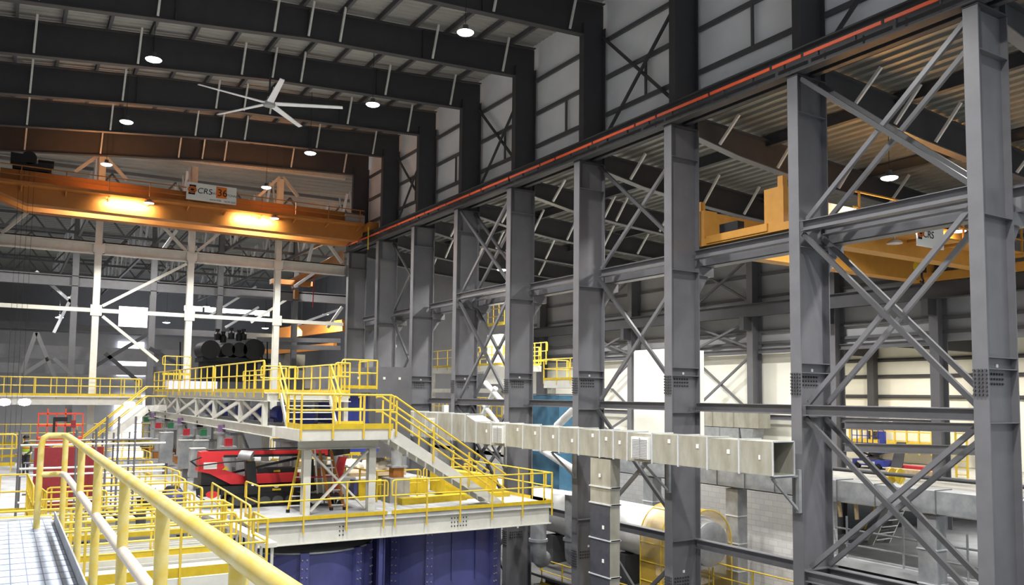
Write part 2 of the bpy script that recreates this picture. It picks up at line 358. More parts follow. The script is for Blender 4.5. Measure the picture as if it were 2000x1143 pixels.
# clerestory girts, sag posts and braces
for k in range(-1, 8):
    ya, yb = (YC[k]+.16 if k >= 0 else 5.5), YC[k+1]-.16
    bay = '%s and %s columns from the right' % (names[k], names[k+1]) if k >= 0 else 'nearest column and the picture edge'
    for z, lv in ((14.1, 'top'), (12.58, 'middle'), (11.08, 'low')):
        one('wall_girt', MB().bar((19.78, ya, z), (19.78, yb, z), .1, .16), 'purlin', '%s wall girt across the grey liner between the %s' % (lv, bay), 'girt', 'wall girts above the crane girder')
    ym = (ya+yb)/2
    one('sag_post', MB().bar((19.76, ym, 11.15), (19.76, ym, 12.5), .08, .08), 'purlin', 'short upright between wall girts, bay of the %s' % bay, 'post', 'short uprights between wall girts')
    if k in (0, 2, 4, 6):
        for s_ in (0, 1):
            p, q = ((19.62, ya, 9.7), (19.62, yb, 14.2)) if s_ else ((19.48, ya, 14.2), (19.48, yb, 9.7))
            one('wall_brace', MB().bar(p, q, .08, .11), 'steel_dk', '%s brace on the liner wall between the %s' % ('rising' if s_ else 'falling', bay), 'brace', 'X braces on the upper wall')
# roof frames
for k, y in enumerate(YC):
    if k < 1: continue
    xb = [(-.9, 12.5), (9.4, 13.6), (18.72, 14.14)]
    poly = [(x, y-.012, z+.03) for x, z in xb] + [(X1C, y-.012, 14.2), (X1C, y-.012, 15.55)] + [(x, y-.012, z-.03) for x, z in RTP[::-1][1:]]
    t = thing('roof_beam', 'deep dark roof beam spanning the hall to the %s column from the right' % ORD[k], 'beam', (9, y, 12.5), 'deep roof beams of the main hall')
    MB().prism(poly, (0, .024, 0)).build('web', 'steel_dk', t)
    b = MB()
    for (a, c), (d, e) in zip(xb, xb[1:]): b.bar((a, y, c), (d, y, e), .3, .035)
    b.build('bottom_flange', 'steel_dk', t)
    b = MB()
    for (a, c), (d, e) in zip(RTP, RTP[1:]): b.bar((a, y, c), (d, y, e), .3, .035)
    b.build('top_flange', 'steel_dk', t)
    for x in (4.6, 9.4, 14.2): MB().box(x-.012, y-.14, curve(x, xb)+.03, x+.012, y+.14, curve(x, RTP)-.03).build('stiffener', 'steel_dk', t)
    for j, x in enumerate((.4, 4.0, 8.05, 9.35, 10.6, 14.6, 18.0)):
        z0 = curve(x, xb)+.05; z1 = curve(x, RTP)+.08
        one('fly_brace', MB().bar((x, y-.19, z0), (x+.05, y-.62, z1), .075, .075), 'stick', 'pale galvanized fly brace, %s from the left, on the roof beam of the %s column' % (ORD[j].replace('nearest', 'first'), ORD[k]), 'brace', 'pale fly braces along the roof beams')
for j in range(13):
    x = -.2+j*1.56; z = curve(x, RTP)+.13
    one('roof_purlin', MB().ib((x, 4, z), (x, 51.4, z), .24, .12, .02, .02), 'purlin', 'long roof purlin over the beams, %s from the left wall' % (str(j+1)+('th' if 3 < j+1 < 21 else ('st', 'nd', 'rd')[j] if j < 3 else 'th')), 'purlin', 'roof purlins of the main hall')
# left colonnade, seen at the picture edge
for k in range(4, 9):
    y = YC[k]; b = MB().box(-2.0, y-.17, ZF, -1.97, y+.17, 13.6).box(-.83, y-.17, ZF, -.8, y+.17, 12.6).box(-1.97, y-.01, ZF, -.83, y+.01, 12.6)
    one('left_column', b, 'steel_dk', 'dark column of the left row, %s from the camera, at the left picture edge' % ORD[k-4], 'column', 'columns at the left edge')
# side aisle roof beams
for k in range(9):
    y = YC[k]
    t = thing('aisle_beam', 'haunched dark beam of the side aisle roof at the %s column from the right' % ORD[k], 'beam', (27, y, 7.7), 'side aisle roof beams')
    MB().prism([(x, y-.012, z+.02) for x, z in AB]+[(x, y-.012, z-.02) for x, z in AT[::-1]], (0, .024, 0)).build('web', 'steel_dk', t)
    b = MB()
    for (a, c), (d, e) in zip(AB, AB[1:]): b.bar((a, y, c), (d, y, e), .32, .035)
    b.build('bottom_flange', 'steel', t)  # lighter than the web: light on the flange is put into its colour
    b = MB()
    for (a, c), (d, e) in zip(AT, AT[1:]): b.bar((a, y, c), (d, y, e), .32, .035)
    b.build('top_flange', 'steel_dk', t)
    for j, x in enumerate((21.0, 22.9, 25.0, 27.4, 29.8) if k % 2 else (20.7, 23.6, 24.3, 27.0, 30.2)):
        one('aisle_fly_brace', MB().bar((x, y-.2, curve(x, AB)+.05), (x+.1, y-1.0, curve(x, AT)+.1), .085, .085), 'stick', 'pale brace, %s from the colonnade, on the aisle beam of the %s column' % (ORD[j].replace('nearest', 'first'), ORD[k]), 'brace', 'pale fly braces in the side aisle roof')
for x in (23.3, 28.8):
    one('aisle_purlin', MB().ib((x, 4, curve(x, AT)-.0), (x, 51, curve(x, AT)-.0), .4, .2), 'steel_dk', 'dark longitudinal beam under the side aisle roof, %s the colonnade' % ('nearer' if x < 25 else 'farther from'), 'beam')
# side aisle outer columns at X = 34, crane girder and wall members
YA = [15.5, 20.7, 25.8, 30.9, 35.8, 40.8, 46, 51.3]
for k, y in enumerate(YA):
    b = MB().box(33.6, y-.2, ZF if k > 1 else ZF, 33.64, y+.2, 7.9).box(34.26, y-.2, ZF, 34.3, y+.2, 7.9).box(33.64, y-.012, ZF, 34.26, y+.012, 7.9)
    t = thing('aisle_column', 'dark outer column of the side aisle, %s from the right' % ORD[k], 'column', (34, y, ZF), 'outer columns of the side aisle')
    b.build('shaft', 'steel', t); MB().box(33.0, y-.15, 3.6, 33.6, y+.15, 4.28).build('corbel', 'steel_dk', t)
one('outer_runway_girder', MB().ib((33.38, 2, 4.63), (33.38, 54, 4.63), .68, .34), 'steel_dk', 'dark crane girder along the outer wall of the side aisle', 'girder')
for j, (z, lab) in enumerate(((8.0, 'top'), (6.6, 'second'), (5.4, 'third'), (3.55, 'fourth'), (2.95, 'fifth'))):
    one('aisle_girt', MB().bar((34.3, 4, z), (34.3, 54, z), .12, .14), 'purlin', '%s horizontal girt on the outer wall of the side aisle' % lab, 'girt', 'girts on the aisle outer wall')
for k in range(1, 7):
    ya, yb = YA[k]+.2, YA[k+1]-.2
    one('panel_rail', MB().ib((34.0, ya, 2.5), (34.0, yb, 2.5), .26, .2), 'steel', 'grey rail at the panel tops between outer aisle columns %s and %s' % (ORD[k], ORD[k+1]), 'rail', 'upper grey rails between outer columns')
    one('panel_rail', MB().ib((34.0, ya, -.95), (34.0, yb, -.95), .26, .2), 'steel', 'grey rail half way down between outer aisle columns %s and %s' % (ORD[k], ORD[k+1]), 'rail', 'lower grey rails between outer columns')
    if k in (3, 5):
        for z0, z1, lv in ((5.1, 7.6, 'top'), (2.65, 4.2, 'upper'), (-.8, 2.3, 'lower'), (-3.3, -1.1, 'bottom')):
            for s_ in (0, 1):
                one('aisle_brace', MB().bar((34.0-.08*s_, ya, z1 if s_ else z0), (34.0-.08*s_, yb, z0 if s_ else z1), .1, .12), 'steel', '%s %s brace between outer aisle columns %s and %s' % (lv, 'falling' if s_ else 'rising', ORD[k], ORD[k+1]), 'brace', 'X braces of the aisle outer wall')
# ================================================================ white end frame of the hall (Y = 51.2)
YW = 51.2
def W(x, y): return PX(x, y, Y=YW)
for x, lab in ((4.2, 'left'), (9.1, 'middle'), (14.2, 'right')):
    t = thing('white_post', 'tall white steel post of the end frame, %s one of three' % lab, 'post', (x, YW, ZF), 'tall white posts')
    z1 = 13.3
    MB().ib((x, YW, ZF), (x, YW, z1), .36, .34, .03, .02, (0, 1, 0)).build('shaft', 'white', t)
    for z in (4.45, 7.85): MB().box(x-.27, YW-.2, z-.3, x+.3, YW-.18, z+.3).build('gusset_plate', 'white', t)
for i, (xa, xb) in enumerate(((-2.0, 4.0), (4.4, 8.9), (9.3, 14.0), (14.4, 18.5))):
    n = ORD[i].replace('nearest', 'first')
    one('white_crane_beam', MB().ib((xa, YW, 7.9), (xb, YW, 7.9), .62, .4, .06, .03), 'white', 'deep white beam of the end frame, %s bay from the left' % n, 'beam', 'deep white beams of the end frame')
    one('black_rail', MB().box(xa, YW-.04, 8.22, xb, YW+.04, 8.3), 'black', 'thin dark rail on the deep white beam, %s bay from the left' % n, 'rail', 'dark rails on the white beams')
    one('white_strut', MB().bar((xa, YW, 4.45), (xb, YW, 4.45), .2, .22), 'white', 'slim white strut of the end frame, %s bay from the left' % n, 'strut', 'slim white struts of the end frame')
for i, (a, b, lab) in enumerate((((200, 598), (364, 516), 'long brace rising from the left white post to the middle post'), ((200, 618), (308, 706), 'long brace falling from the left white post to the deck rails'),
        ((364, 492), (306, 428), 'knee brace above the deep beam, left of the middle post'), ((384, 492), (448, 440), 'knee brace above the deep beam, right of the middle post'),
        ((192, 304), (146, 336), 'knee brace left of the top of the left post'), ((204, 304), (248, 352), 'knee brace right of the top of the left post'),
        ((546, 346), (505, 384), 'knee brace left of the top of the right post'), ((552, 346), (582, 384), 'knee brace right of the top of the right post'),
        ((668, 514), (632, 464), 'knee brace beside the last column of the colonnade'), ((3, 456), (62, 408), 'knee brace at the left picture edge under the orange crane'))):
    one('white_brace', MB().bar(W(*a), W(*b), .16, .22, (0, 1, 0)), 'white', 'white '+lab, 'brace', 'white braces of the end frame')
one('roof_closure', MB().prism([(-2, YW+.2, 13.3), (18.5, YW+.2, 14.0), (18.5, YW+.2, 14.25), (-2, YW+.2, 13.5)], (0, .25, 0)), 'wrap', 'pale foil closure strip along the roof edge above the end frame', 'strip')
# ================================================================ orange overhead crane
def crane_sign(p, right, up, w, h, parent_label, full=True):
    r, u = V(right), V(up); nrm = r.cross(u); p = V(p)
    t = thing('crane_sign', parent_label, 'sign', p)
    MB().prism([p, p+r*w, p+r*w+u*h, p+u*h], -nrm*.04).build('panel', 'signw', t)
    def q(a, b): return p+r*a*w+u*b*h+nrm*.006
    k = .012
    MB().prism([q(.035, .30), q(.165, .30), q(.185, .86), q(.055, .86)], nrm*.01).build('logo_square', 'signk', t)
    lg = MB(); cx = q(.11, .58)+nrm*.014
    for rr in (.1, .17):
        pts = [cx+r*(rr*h*1.35*math.cos(a))+u*(rr*h*math.sin(a)) for a in [i*math.pi/9 for i in range(-2, 13)]]; lg.path(pts, h*.028, 6)
        pts = [cx+r*(rr*h*1.35*math.cos(a))+u*(rr*h*math.sin(a)) for a in [i*math.pi/9 for i in range(7, 17)]]; lg.path(pts, h*.022, 6)
    lg.build('logo_ring', 'signo', t)
    text('CRS', q(.205, .42), r, u, h*.46, 'signk', t, shear=.15)
    if full:
        MB().prism([q(.585, .28), q(.80, .28), q(.80, .93), q(.585, .93)], nrm*.008).build('number_plate', 'signo', t)
        text('36', q(.605, .40)+nrm*.012, r, u, h*.58, 'signk', t, 'number')
        text('SWL', q(.475, .44), r, u, h*.19, 'signk', t); text('TONNE', q(.812, .44), r, u, h*.17, 'signk', t)
        text('0186', q(.60, .09), r, u, h*.13, 'signk', t); text('2023', q(.89, .07), r, u, h*.13, 'signk', t)
        text('Serial No.', q(.46, .1), r, u, h*.09, 'signk', t); text('Year Mfd.', q(.75, .09), r, u, h*.09, 'signk', t)
    return t
YG = 47.6
c = thing('overhead_crane', 'large orange overhead travelling crane spanning the far end of the hall', 'crane', (9, YG+.3, 9.3))
xl, xr = -.6, 18.3
b = MB().prism([(xl, YG, 9.75), (.6, YG, 9.3), (xr-.3, YG, 9.3), (xr, YG, 9.62), (xr, YG, 10.95), (xl, YG, 10.95)], (0, .75, 0)); b.build('front_girder', 'orange', c)
b = MB().prism([(xl, YG+2.0, 9.75), (.6, YG+2.0, 9.3), (xr-.3, YG+2.0, 9.3), (xr, YG+2.0, 9.62), (xr, YG+2.0, 10.95), (xl, YG+2.0, 10.95)], (0, .7, 0)); b.build('rear_girder', 'orange', c)
MB().box(18.3, YG-1.2, 9.84, 18.85, YG+4.0, 10.3).build('end_truck', 'orange', c)
MB().box(-1.2, YG-1.2, 9.8, -.6, YG+4.0, 10.3).build('end_truck', 'orange', c)
MB().box(xl, YG-.75, 10.12, xr-.2, YG-.001, 10.16).build('walkway', 'orange', c)
MB().box(xl, YG-.78, 10.1, xr-.2, YG-.75, 10.25).build('walkway_toe', 'orange', c)
for i in range(10): MB().prism([(.3+i*1.95, YG-.8, 10.02), (.3+i*1.95, YG-.001, 10.02), (.3+i*1.95, YG-.001, 9.86)], (.06, 0, 0)).build('walkway_bracket', 'orange', c)
for i in range(10): MB().bar((.3+i*1.95, YG-.72, 10.16), (.3+i*1.95, YG-.72, 11.0), .045, .045).build('walkway_post', 'orange', c)
for z in (10.55, 11.0): MB().bar((xl, YG-.72, z), (xr-.2, YG-.72, z), .045, .045).build('walkway_rail', 'orange', c)
MB().bar((18.2, YG-1.2, 9.95), (18.2, YG-1.2, 8.6), .06, .06).build('hanging_arm', 'yellow', c)
MB().box(17.0, YG-.55, 10.3, 18.2, YG-.35, 10.75).build('electrical_panel', 'clad3', c)
h = thing('crane_hoist', 'black hoist trolley on top of the orange crane at the left edge', 'hoist', (.8, YG+1, 10.95))
MB().box(-.1, YG-.1, 11.0, 1.6, YG+2.4, 11.35).build('trolley_frame', 'black', h); MB().lathe((.6, YG-.1, 11.6), [(.34, 0), (.34, 2.0)], 16, 'y').build('drum', 'black', h)
MB().box(-.2, YG-.15, 11.3, .5, YG+.6, 11.75).build('motor_box', 'black', h); MB().tube((1.0, YG+.2, 11.45), (1.7, YG+.2, 11.45), .2, 12).build('motor', 'black', h)
for i in range(4): MB().tube((.2+.22*i, YG-.3, 11.0), (.2+.22*i, YG-.3, -2.6+.2*i), .008, 5).build('hoist_rope', 'cable', h)
p = PX(363, 404, Y=YG-.8); q = PX(457, 402, Y=YG-.8)
crane_sign((p.x, YG-.8, 10.36), (1, 0, 0), (0, 0, 1), 2.62, .95, 'white rectangular capacity sign hung on the walkway rail of the orange crane')
for x, y, lab in ((291, 397, 'left'), (536, 427, 'right')):
    p = PX(x, y, Y=YG-.45); t = thing('crane_floodlight', 'glowing floodlight under the orange crane walkway, %s of the sign' % lab, 'lamp', p)
    MB().lathe(p, [(.05, .2), (.2, .1), (.26, 0)], 18).build('housing', 'lamp_body', t); MB().lathe(p, [(0, -.012), (.24, -.012), (.24, 0)], 18).build('lens', 'glow', t)
    MB().tube(p+V((0, 0, .2)), V((p.x, p.y, 10.11)), .02, 6).build('stem', 'lamp_body', t)
    l = area_light(p+V((-.95, -.12, -.02)), 150, .14, (1, .88, .5), 2.4); l.data.shape = 'RECTANGLE'; l.data.size = 2.2; l.data.size_y = .1; l.rotation_euler = (math.radians(62), 0, 0)
# ================================================================ big fan
p = PX(526, 203, Z=12.2); f = thing('ceiling_fan', 'large five bladed ceiling fan under the dark roof beams', 'fan', p)
MB().lathe(p, [(.1, -.12), (.24, -.1), (.26, .06), (.12, .14), (.09, .3)], 20).build('hub', 'clad3', f)
MB().tube(p+V((0, 0, .3)), p+V((0, 0, 1.6)), .04, 8).build('down_rod', 'steel_dk', f)
for i in range(5):
    a = math.radians(-24+72*i); d = V((math.cos(a), math.sin(a), 0)); s = V((-d.y, d.x, 0)); n0 = p+d*.25; n1 = p+d*3.05
    MB().prism([n0-s*.14+V((0, 0, .02)), n0+s*.14-V((0, 0, .02)), n1+s*.09-V((0, 0, .02)), n1-s*.09+V((0, 0, .02))], (0, 0, .03)).build('blade', 'clad', f)
# ================================================================ far hall beyond the white frame
YB = 65.4
for i, x in enumerate((4.0, 9.1, 13.8, 19.6)):
    one('far_post', MB().ib((x, YB, ZF), (x, YB, 13.4), .4, .4, .03, .02, (0, 1, 0)), 'midgrey', 'grey post standing behind the white frame, %s from the left' % ORD[i].replace('nearest', 'first'), 'post', 'grey posts of the second frame')
one('far_crane_beam', MB().ib((-6, YB, 7.6), (24, YB, 7.75), .75, .4, .05, .03), 'midgrey', 'long grey crane beam behind the white frame', 'beam')
one('far_crane_beam', MB().box(-6, YB-.05, 7.98, 24, YB+.05, 8.08), 'black', 'dark rail along the top of the long grey crane beam', 'rail')
def truss(y, z0, z1, x0, x1, n, label):
    t = thing('roof_truss', label, 'truss', ((x0+x1)/2, y, z0), 'roof trusses of the far hall')
    MB().bar((x0, y, z0), (x1, y, z0), .2, .2).build('bottom_chord', 'midgrey', t); MB().bar((x0, y, z1), (x1, y, z1+.4), .2, .2).build('top_chord', 'midgrey', t)
    w = (x1-x0)/n
    for i in range(n):
        a, m, e = x0+i*w, x0+(i+.5)*w, x0+(i+1)*w
        MB().bar((a, y, z1), (m, y, z0), .12, .12).build('web_member', 'midgrey', t); MB().bar((m, y, z0), (e, y, z1), .12, .12).build('web_member', 'midgrey', t)
for i, y in enumerate((57, 65.9, 74, 82, 90, 98)): truss(y, 11.2, 13.6, -6, 24, 8, 'grey roof truss of the far hall, %s behind the white frame' % ORD[i].replace('nearest', 'first'))
for i, x in enumerate((4.1, 9.1, 14.2, 19.4)):
    t = thing('lattice_girder', 'pale lattice girder running away under the far roof, %s from the left' % ORD[i].replace('nearest', 'first'), 'girder', (x, 52, 10.9), 'lattice girders running into the far hall')
    MB().bar((x, 51.8, 10.9), (x, 104, 10.9), .16, .2).build('bottom_chord', 'midgrey', t)
    for j in range(26): MB().bar((x, 52+j*2, 10.9), (x, 53+j*2, 13.6), .1, .1).build('web_member', 'clad', t)
    for j in range(13): MB().bar((x, 52+j*4+1.5, 13.6), (x, 52+j*4+3.2, 10.9), .14, .14).build('web_diagonal', 'clad', t)
fb = []
for a, b_, Y in (((640, 640), (668, 600), 60), ((565, 640), (664, 604), 72), ((490, 630), (560, 585), 72), ((440, 640), (505, 600), 80), ((575, 560), (640, 515), 60), ((612, 470), (600, 520), 58), ((404, 620), (500, 560), 80), ((300, 560), (330, 520), 80), ((310, 500), (345, 450), 58), ((150, 560), (105, 650), 66), ((70, 530), (150, 600), 66)):
    fb.append((PX(*a, Y=Y), PX(*b_, Y=Y)))
for i, (a, b_) in enumerate(fb):
    one('far_brace', MB().bar(a, b_, .2, .2), 'clad', 'pale slanting brace in the far hall, %s of those counted from the right' % (ORD+['tenth', 'eleventh', 'twelfth'])[i].replace('nearest', 'first'), 'brace', 'slanting braces of the far hall')
# lower grey walkways and beams in the dark left corner
for i, (yy, z0, z1) in enumerate(((70, 2.3, 3.3), (68, 1.2, 1.9), (72, 4.6, 5.1))):
    one('grey_cross_beam', MB().box(-6, yy, z0, 22, yy+.3, z1), 'midgrey', 'grey cross beam in the dark left part of the far hall, %s' % ('widest, at the height of the bright opening', 'lower, above the yellow rails', 'upper thin one')[i], 'beam', 'grey cross beams of the far hall')
for i, (a, b_) in enumerate((((70, 650), (35, 750)), ((72, 650), (112, 750)), ((178, 720), (285, 655)), ((292, 680), (345, 710)), ((95, 700), (40, 735)), ((105, 700), (170, 760)), ((205, 690), (270, 745)))):
    one('dark_brace', MB().bar(PX(*a, Y=63), PX(*b_, Y=63), .2, .25), 'midgrey' if i in (0, 1, 4, 5) else 'steel_dk', 'slanting brace behind the yellow rails at left, %s' % (ORD[i].replace('nearest', 'first')+' listed from the left'), 'brace', 'slanting braces left of the bright opening')
# black machinery hung in the far hall
k = thing('black_machine', 'big black machine with round drums behind the yellow deck rails', 'machine', PX(456, 742, Y=58))
def K(x, y, Y=58): return PX(x, y, Y=Y)
p, q = K(392, 702), K(524, 700); MB().box(p.x, 57.3, p.z-.15, q.x, 60, p.z+.15).build('platform', 'black', k)
for i, (x, r) in enumerate(((406, .62), (440, .45), (462, .5), (490, .72))):
    p = K(x, 684); MB().lathe((p.x, 57.2, p.z), [(.1, -.1), (r, -.1), (r, 2.2), (.1, 2.2)], 20, 'y').build('drum', 'black', k)
for x, y in ((425, 650), (436, 655), (452, 648), (467, 652), (476, 650)):
    p = K(x, y); MB().lathe((p.x, 58, p.z-.5), [(.2, 0), (.22, .4), (.12, .55), (.16, .75)], 12).build('valve', 'black', k)
p, q = K(398, 745), K(500, 705); MB().box(p.x, 57.5, p.z, q.x, 60, q.z).build('hopper', 'black', k)
for x in (352, 512, 522): MB().tube(K(x, 740), K(x, 668), .05, 6).build('post', 'black', k)
# yellow crane far back at right
c2 = thing('far_yellow_crane', 'floodlit yellow crane girder far back beside the colonnade', 'crane', PX(620, 658, Y=70))
p, q = PX(545, 652, Y=72), PX(672, 636, Y=66); MB().bar(p, q, .5, .95).build('girder', 'orange', c2)
p, q = PX(500, 690, Y=72), PX(655, 676, Y=66); MB().bar(p, q, .5, .5).build('lower_beam', 'orange', c2)
p = PX(650, 636, Y=65.4); l = area_light(p, 160, .2, (1, .9, .6)); l.rotation_euler = (math.radians(70), 0, math.radians(-20)); p = PX(585, 648, Y=69.5); l = area_light(p, 120, .2, (1, .9, .6)); l.rotation_euler = (math.radians(70), 0, 0)
for i, (yy, lab) in enumerate(((666, 'upper'), (680, 'lower'))):
    one('grey_track_beam', MB().bar(PX(500, yy-3, Y=64), PX(664, yy, Y=64), .3, .35), 'midgrey', '%s grey track beam below the far yellow crane' % lab, 'beam')
c3 = thing('far_orange_crane', 'orange crane girder of the far hall, end seen beside the last column', 'crane', PX(640, 515, Y=58))
MB().prism([PX(570, 545, Y=64), PX(672, 488, Y=54), PX(672, 522, Y=54), PX(600, 548, Y=64), PX(575, 562, Y=64)], (0, .7, 0)).build('girder', 'orange', c3)
p = PX(570, 553, Y=63); MB().box(p.x-1.6, 62.6, p.z-.18, p.x+1.5, 63.4, p.z+.18).build('end_truck', 'orange', c3)
p = PX(578, 572, Y=62.5); MB().box(p.x-.15, 62.3, p.z-.45, p.x+.15, 62.7, p.z+.2).build('control_box', 'orange', c3)
MB().path([PX(607, 534, Y=60), PX(613, 540, Y=60), PX(611, 600, Y=60)], .04).build('red_cable', 'redtag', c3)
# side walkway at the end of the hall, left
one('end_walkway', MB().box(-.7, 49.5, -.75, 6.6, 50.9, -.35).box(-.7, 49.4, -.35, 6.6, 50.9, -.28), 'white', 'white framed walkway at the far end, left of the long mezzanine', 'walkway')
rail('yellow guard rail along the far walkway at left', [(-.65, 49.5, -.28), (6.5, 49.5, -.28)], sp=1.1, h=.95)
rail('second yellow guard rail behind the far walkway, picture edge to white post', [(-.65, 50.8, -.28), (6.5, 50.8, -.28)], sp=.7, h=.95)
one('end_walkway', MB().box(-2.2, 53, -3.2, 8.5, 55, -2.95), 'white', 'lower white walkway under the far end walkway', 'walkway')
rail('yellow guard rail on the lower far walkway at left', [(-2, 53, -2.95), (8.3, 53, -2.95)], sp=1.2)
# ================================================================ long mezzanine on lattice side frames
XM, XN = 7.65, 10.5           # left and right edge
ym0, ym1, zt, zb = 28.3, 52.5, .02, -1.1
t = thing('mezzanine', 'long white steel mezzanine with lattice sides running down the hall', 'platform', (9, 40, -1.5))
for x in (XM, XN):
    MB().ib((x, 27.55, -1.28), (x, ym1, -1.28), .34, .2, .03, .02).build('bottom_chord', 'white', t)
    MB().ib((x, ym0, -.14), (x, ym1, -.14), .3, .2, .03, .02).build('top_chord', 'white', t)
MB().box(XM+.1, ym0, -.03, XN-.1, ym1, .02).build('upper_deck', 'deck', t)
ys = [28.6, 31.9, 36.4, 40.1, 44.9, 48.7, 52.2]
for y in ys:
    for x in (XM, XN): MB().box(x-.08, y-.1, -1.1, x+.08, y+.1, -.28).build('upright', 'white', t)
for a, b in zip(ys, ys[1:]):
    MB().bar((XM+.05, a+.1, -1.05), (XM+.05, b-.1, -.33), .06, .13).build('lattice_diagonal', 'white', t)
    MB().bar((XM-.05, a+.1, -.33), (XM-.05, b-.1, -1.05), .06, .13).build('lattice_diagonal', 'white', t)
MB().ib((XM, ym0, -.14), (XN, ym0, -.14), .3, .2).build('front_beam', 'white', t)
# low equipment inside
for i, y in enumerate((30.5, 33.5, 36.5, 39.5, 42.5, 45.5)):
    b = MB().lathe((9.6, y-.5, -.85), [(.06, 0), (.3, 0), (.34, .1), (.34, .9), (.3, 1.0), (.06, 1.0)], 16, 'y')
    k = thing('blue_motor', 'blue motor unit inside the mezzanine lattice, %s from the near end' % ORD[i].replace('nearest', 'first'), 'motor', (9.6, y, -1.15), 'blue motors inside the mezzanine')
    b.build('body', 'blue', k); MB().box(9.2, y-.45, -1.16, 10.0, y+.45, -1.02).build('base', 'navy', k)
    MB().tube((9.3, y+1.1, -1.1), (9.3, y+1.1, -.1), .16, 12).build('pipe', 'cyl', k)
rail('yellow guard rail along the near left edge of the long mezzanine', [(XM-.12, 28.35, zt), (XM-.12, 36.1, zt)], sp=1.3)
rail('yellow guard rail along the middle left edge of the long mezzanine', [(XM-.12, 36.3, zt), (XM-.12, 44.0, zt)], sp=1.4)
rail('yellow guard rail along the far left edge of the long mezzanine', [(XM-.12, 44.2, zt), (XM-.12, 52.3, zt)], sp=1.6)
rail('yellow guard rail along the right edge of the long mezzanine', [(XN+.1, 29.6, zt), (XN+.1, 36, zt), ], sp=1.1)
rail('yellow guard rail along the rear right edge of the long mezzanine', [(XN+.1, 36.3, zt), (XN+.1, 44, zt), ], sp=1.3)
rail('short yellow rail beside the head of the small stair', [(10.0, 28.35, zt), (10.55, 28.35, zt), (10.55, 29.3, zt)], sp=.6)
rail('yellow rail across the middle of the mezzanine deck', [(8.9, 34.0, zt), (10.4, 34.0, zt)], sp=.9)
rail('tall yellow rail corner behind the small stair', [(10.7, 29.6, .2), (12.1, 29.6, .2), (12.1, 31.5, .2)], sp=.8, drop=.35)
rail('yellow raised rail box at the far left end of the mezzanine', [(7.7, 50.6, .95), (9.2, 50.6, .95), (9.2, 52.2, .95)], sp=.6, drop=.8)
one('white_crate', MB().box(7.9, 50.0, .05, 10.6, 50.8, .62), 'lav', 'long pale lavender crate on the far end of the mezzanine', 'crate')
one('step_up_platform', MB().box(10.6, 29.5, .05, 12.2, 33, .18), 'steel', 'small raised grey platform right of the mezzanine', 'platform')
# grey ducts and blue tank right of the mezzanine
b = thing('grey_duct_box', 'grey sheet metal duct box behind the small stair', 'duct', (11.5, 33, -1.2))
MB().box(10.9, 33.2, .2, 14.6, 34.6, 1.1).build('upper_box', 'steel', b)
MB().box(13.3, 32.6, -2.6, 14.9, 34.2, 1.15).build('tower', 'steel', b)
for x in (11.6, 12.7, 13.6, 14.3): MB().box(x, 32.58 if x > 13.2 else 33.18, .62, x+.1, 33.2 if x < 13.2 else 32.6, .72).build('white_marker', 'signw', b)
k = thing('blue_tank', 'bright blue tank side behind the landing rails', 'tank', (11.2, 30.8, -2))
MB().box(10.65, 30.2, -2.2, 12.0, 32.2, .0).build('body', 'blue', k); MB().prism([(12.0, 30.2, -2.2), (12.5, 30.2, -2.2), (12.0, 30.2, -.9)], (0, .1, 0)).build('gusset', 'blue', k)
# ---------------- landing over the deck edge
XL0, XL1, YL0, YL1 = 7.72, 10.8, 24.95, 27.5
l = thing('landing', 'white steel landing platform with yellow kick plate above the working deck', 'platform', (9.2, 26, -1.45))
MB().box(XL0, YL0, -1.45, XL1, YL0+.06, -1.1).build('front_fascia', 'white', l)
MB().box(XL0, YL0+.06, -1.45, XL0+.05, YL1, -1.1).build('side_fascia', 'white', l)
MB().box(XL1-.05, YL0+.06, -1.45, XL1, YL1, -1.1).build('side_fascia', 'white', l)
MB().box(XL0+.05, YL0+.06, -1.16, XL1-.05, YL1, -1.1).build('deck_plate', 'deck', l)
MB().ib((8.0, 25.9, -1.62), (10.7, 25.9, -1.62), .3, .2).build('cross_beam', 'white', l)
for x in (8.28, 10.45): MB().ib((x, 25.9, ZD), (x, 25.9, -1.78), .26, .24, .025, .02, (0, 1, 0)).build('leg', 'white', l)
MB().bar((8.42, 25.85, ZD+.1), (10.3, 25.85, -1.85), .06, .14, (0, 1, 0)).build('leg_brace', 'white', l)
MB().bar((8.42, 26.0, -1.85), (10.3, 26.0, ZD+.1), .06, .14, (0, 1, 0)).build('leg_brace', 'white', l)
rail('yellow guard rail along the front of the landing', [(XL0+.15, 26.7, -1.1), (XL0+.05, YL0-.05, -1.1), (XL1-.02, YL0-.05, -1.1)], sp=.95, r=.032, toe=.17, drop=.3)
rail('yellow guard rail along the back of the landing', [(9.7, 27.3, -1.1), (XL1-.1, 27.3, -1.1)], sp=.95, r=.032, toe=.17)
# small stair from mezzanine to landing
s = thing('small_stair', 'short white stair from the landing up to the mezzanine deck', 'stair', (8.9, 27.9, -1.1))
for x in (8.05, 9.75): MB().prism([(x, 27.3, -1.1), (x, 27.52, -1.1), (x, 28.42, .0), (x, 28.2, .0)], (.05, 0, 0)).build('stringer', 'white', s)
for i in range(1, 5): MB().box(8.1, 27.3+.2*i, -1.1+i*.22, 9.75, 27.3+.2*i+.2, -1.07+i*.22).build('tread', 'white', s)
for x in (8.02, 9.83):
    for z in (1.0, .55): MB().path([(x, 27.15, -1.1+z), (x, 28.3, .02+z)], .032).build('stair_rail', 'yellow', s)
    for k in (0, 1): MB().bar((x, 27.25+.95*k, -1.1+.9*k), (x, 27.25+.95*k, -.05+1.02*k), .05, .05).build('stair_post', 'yellow', s)
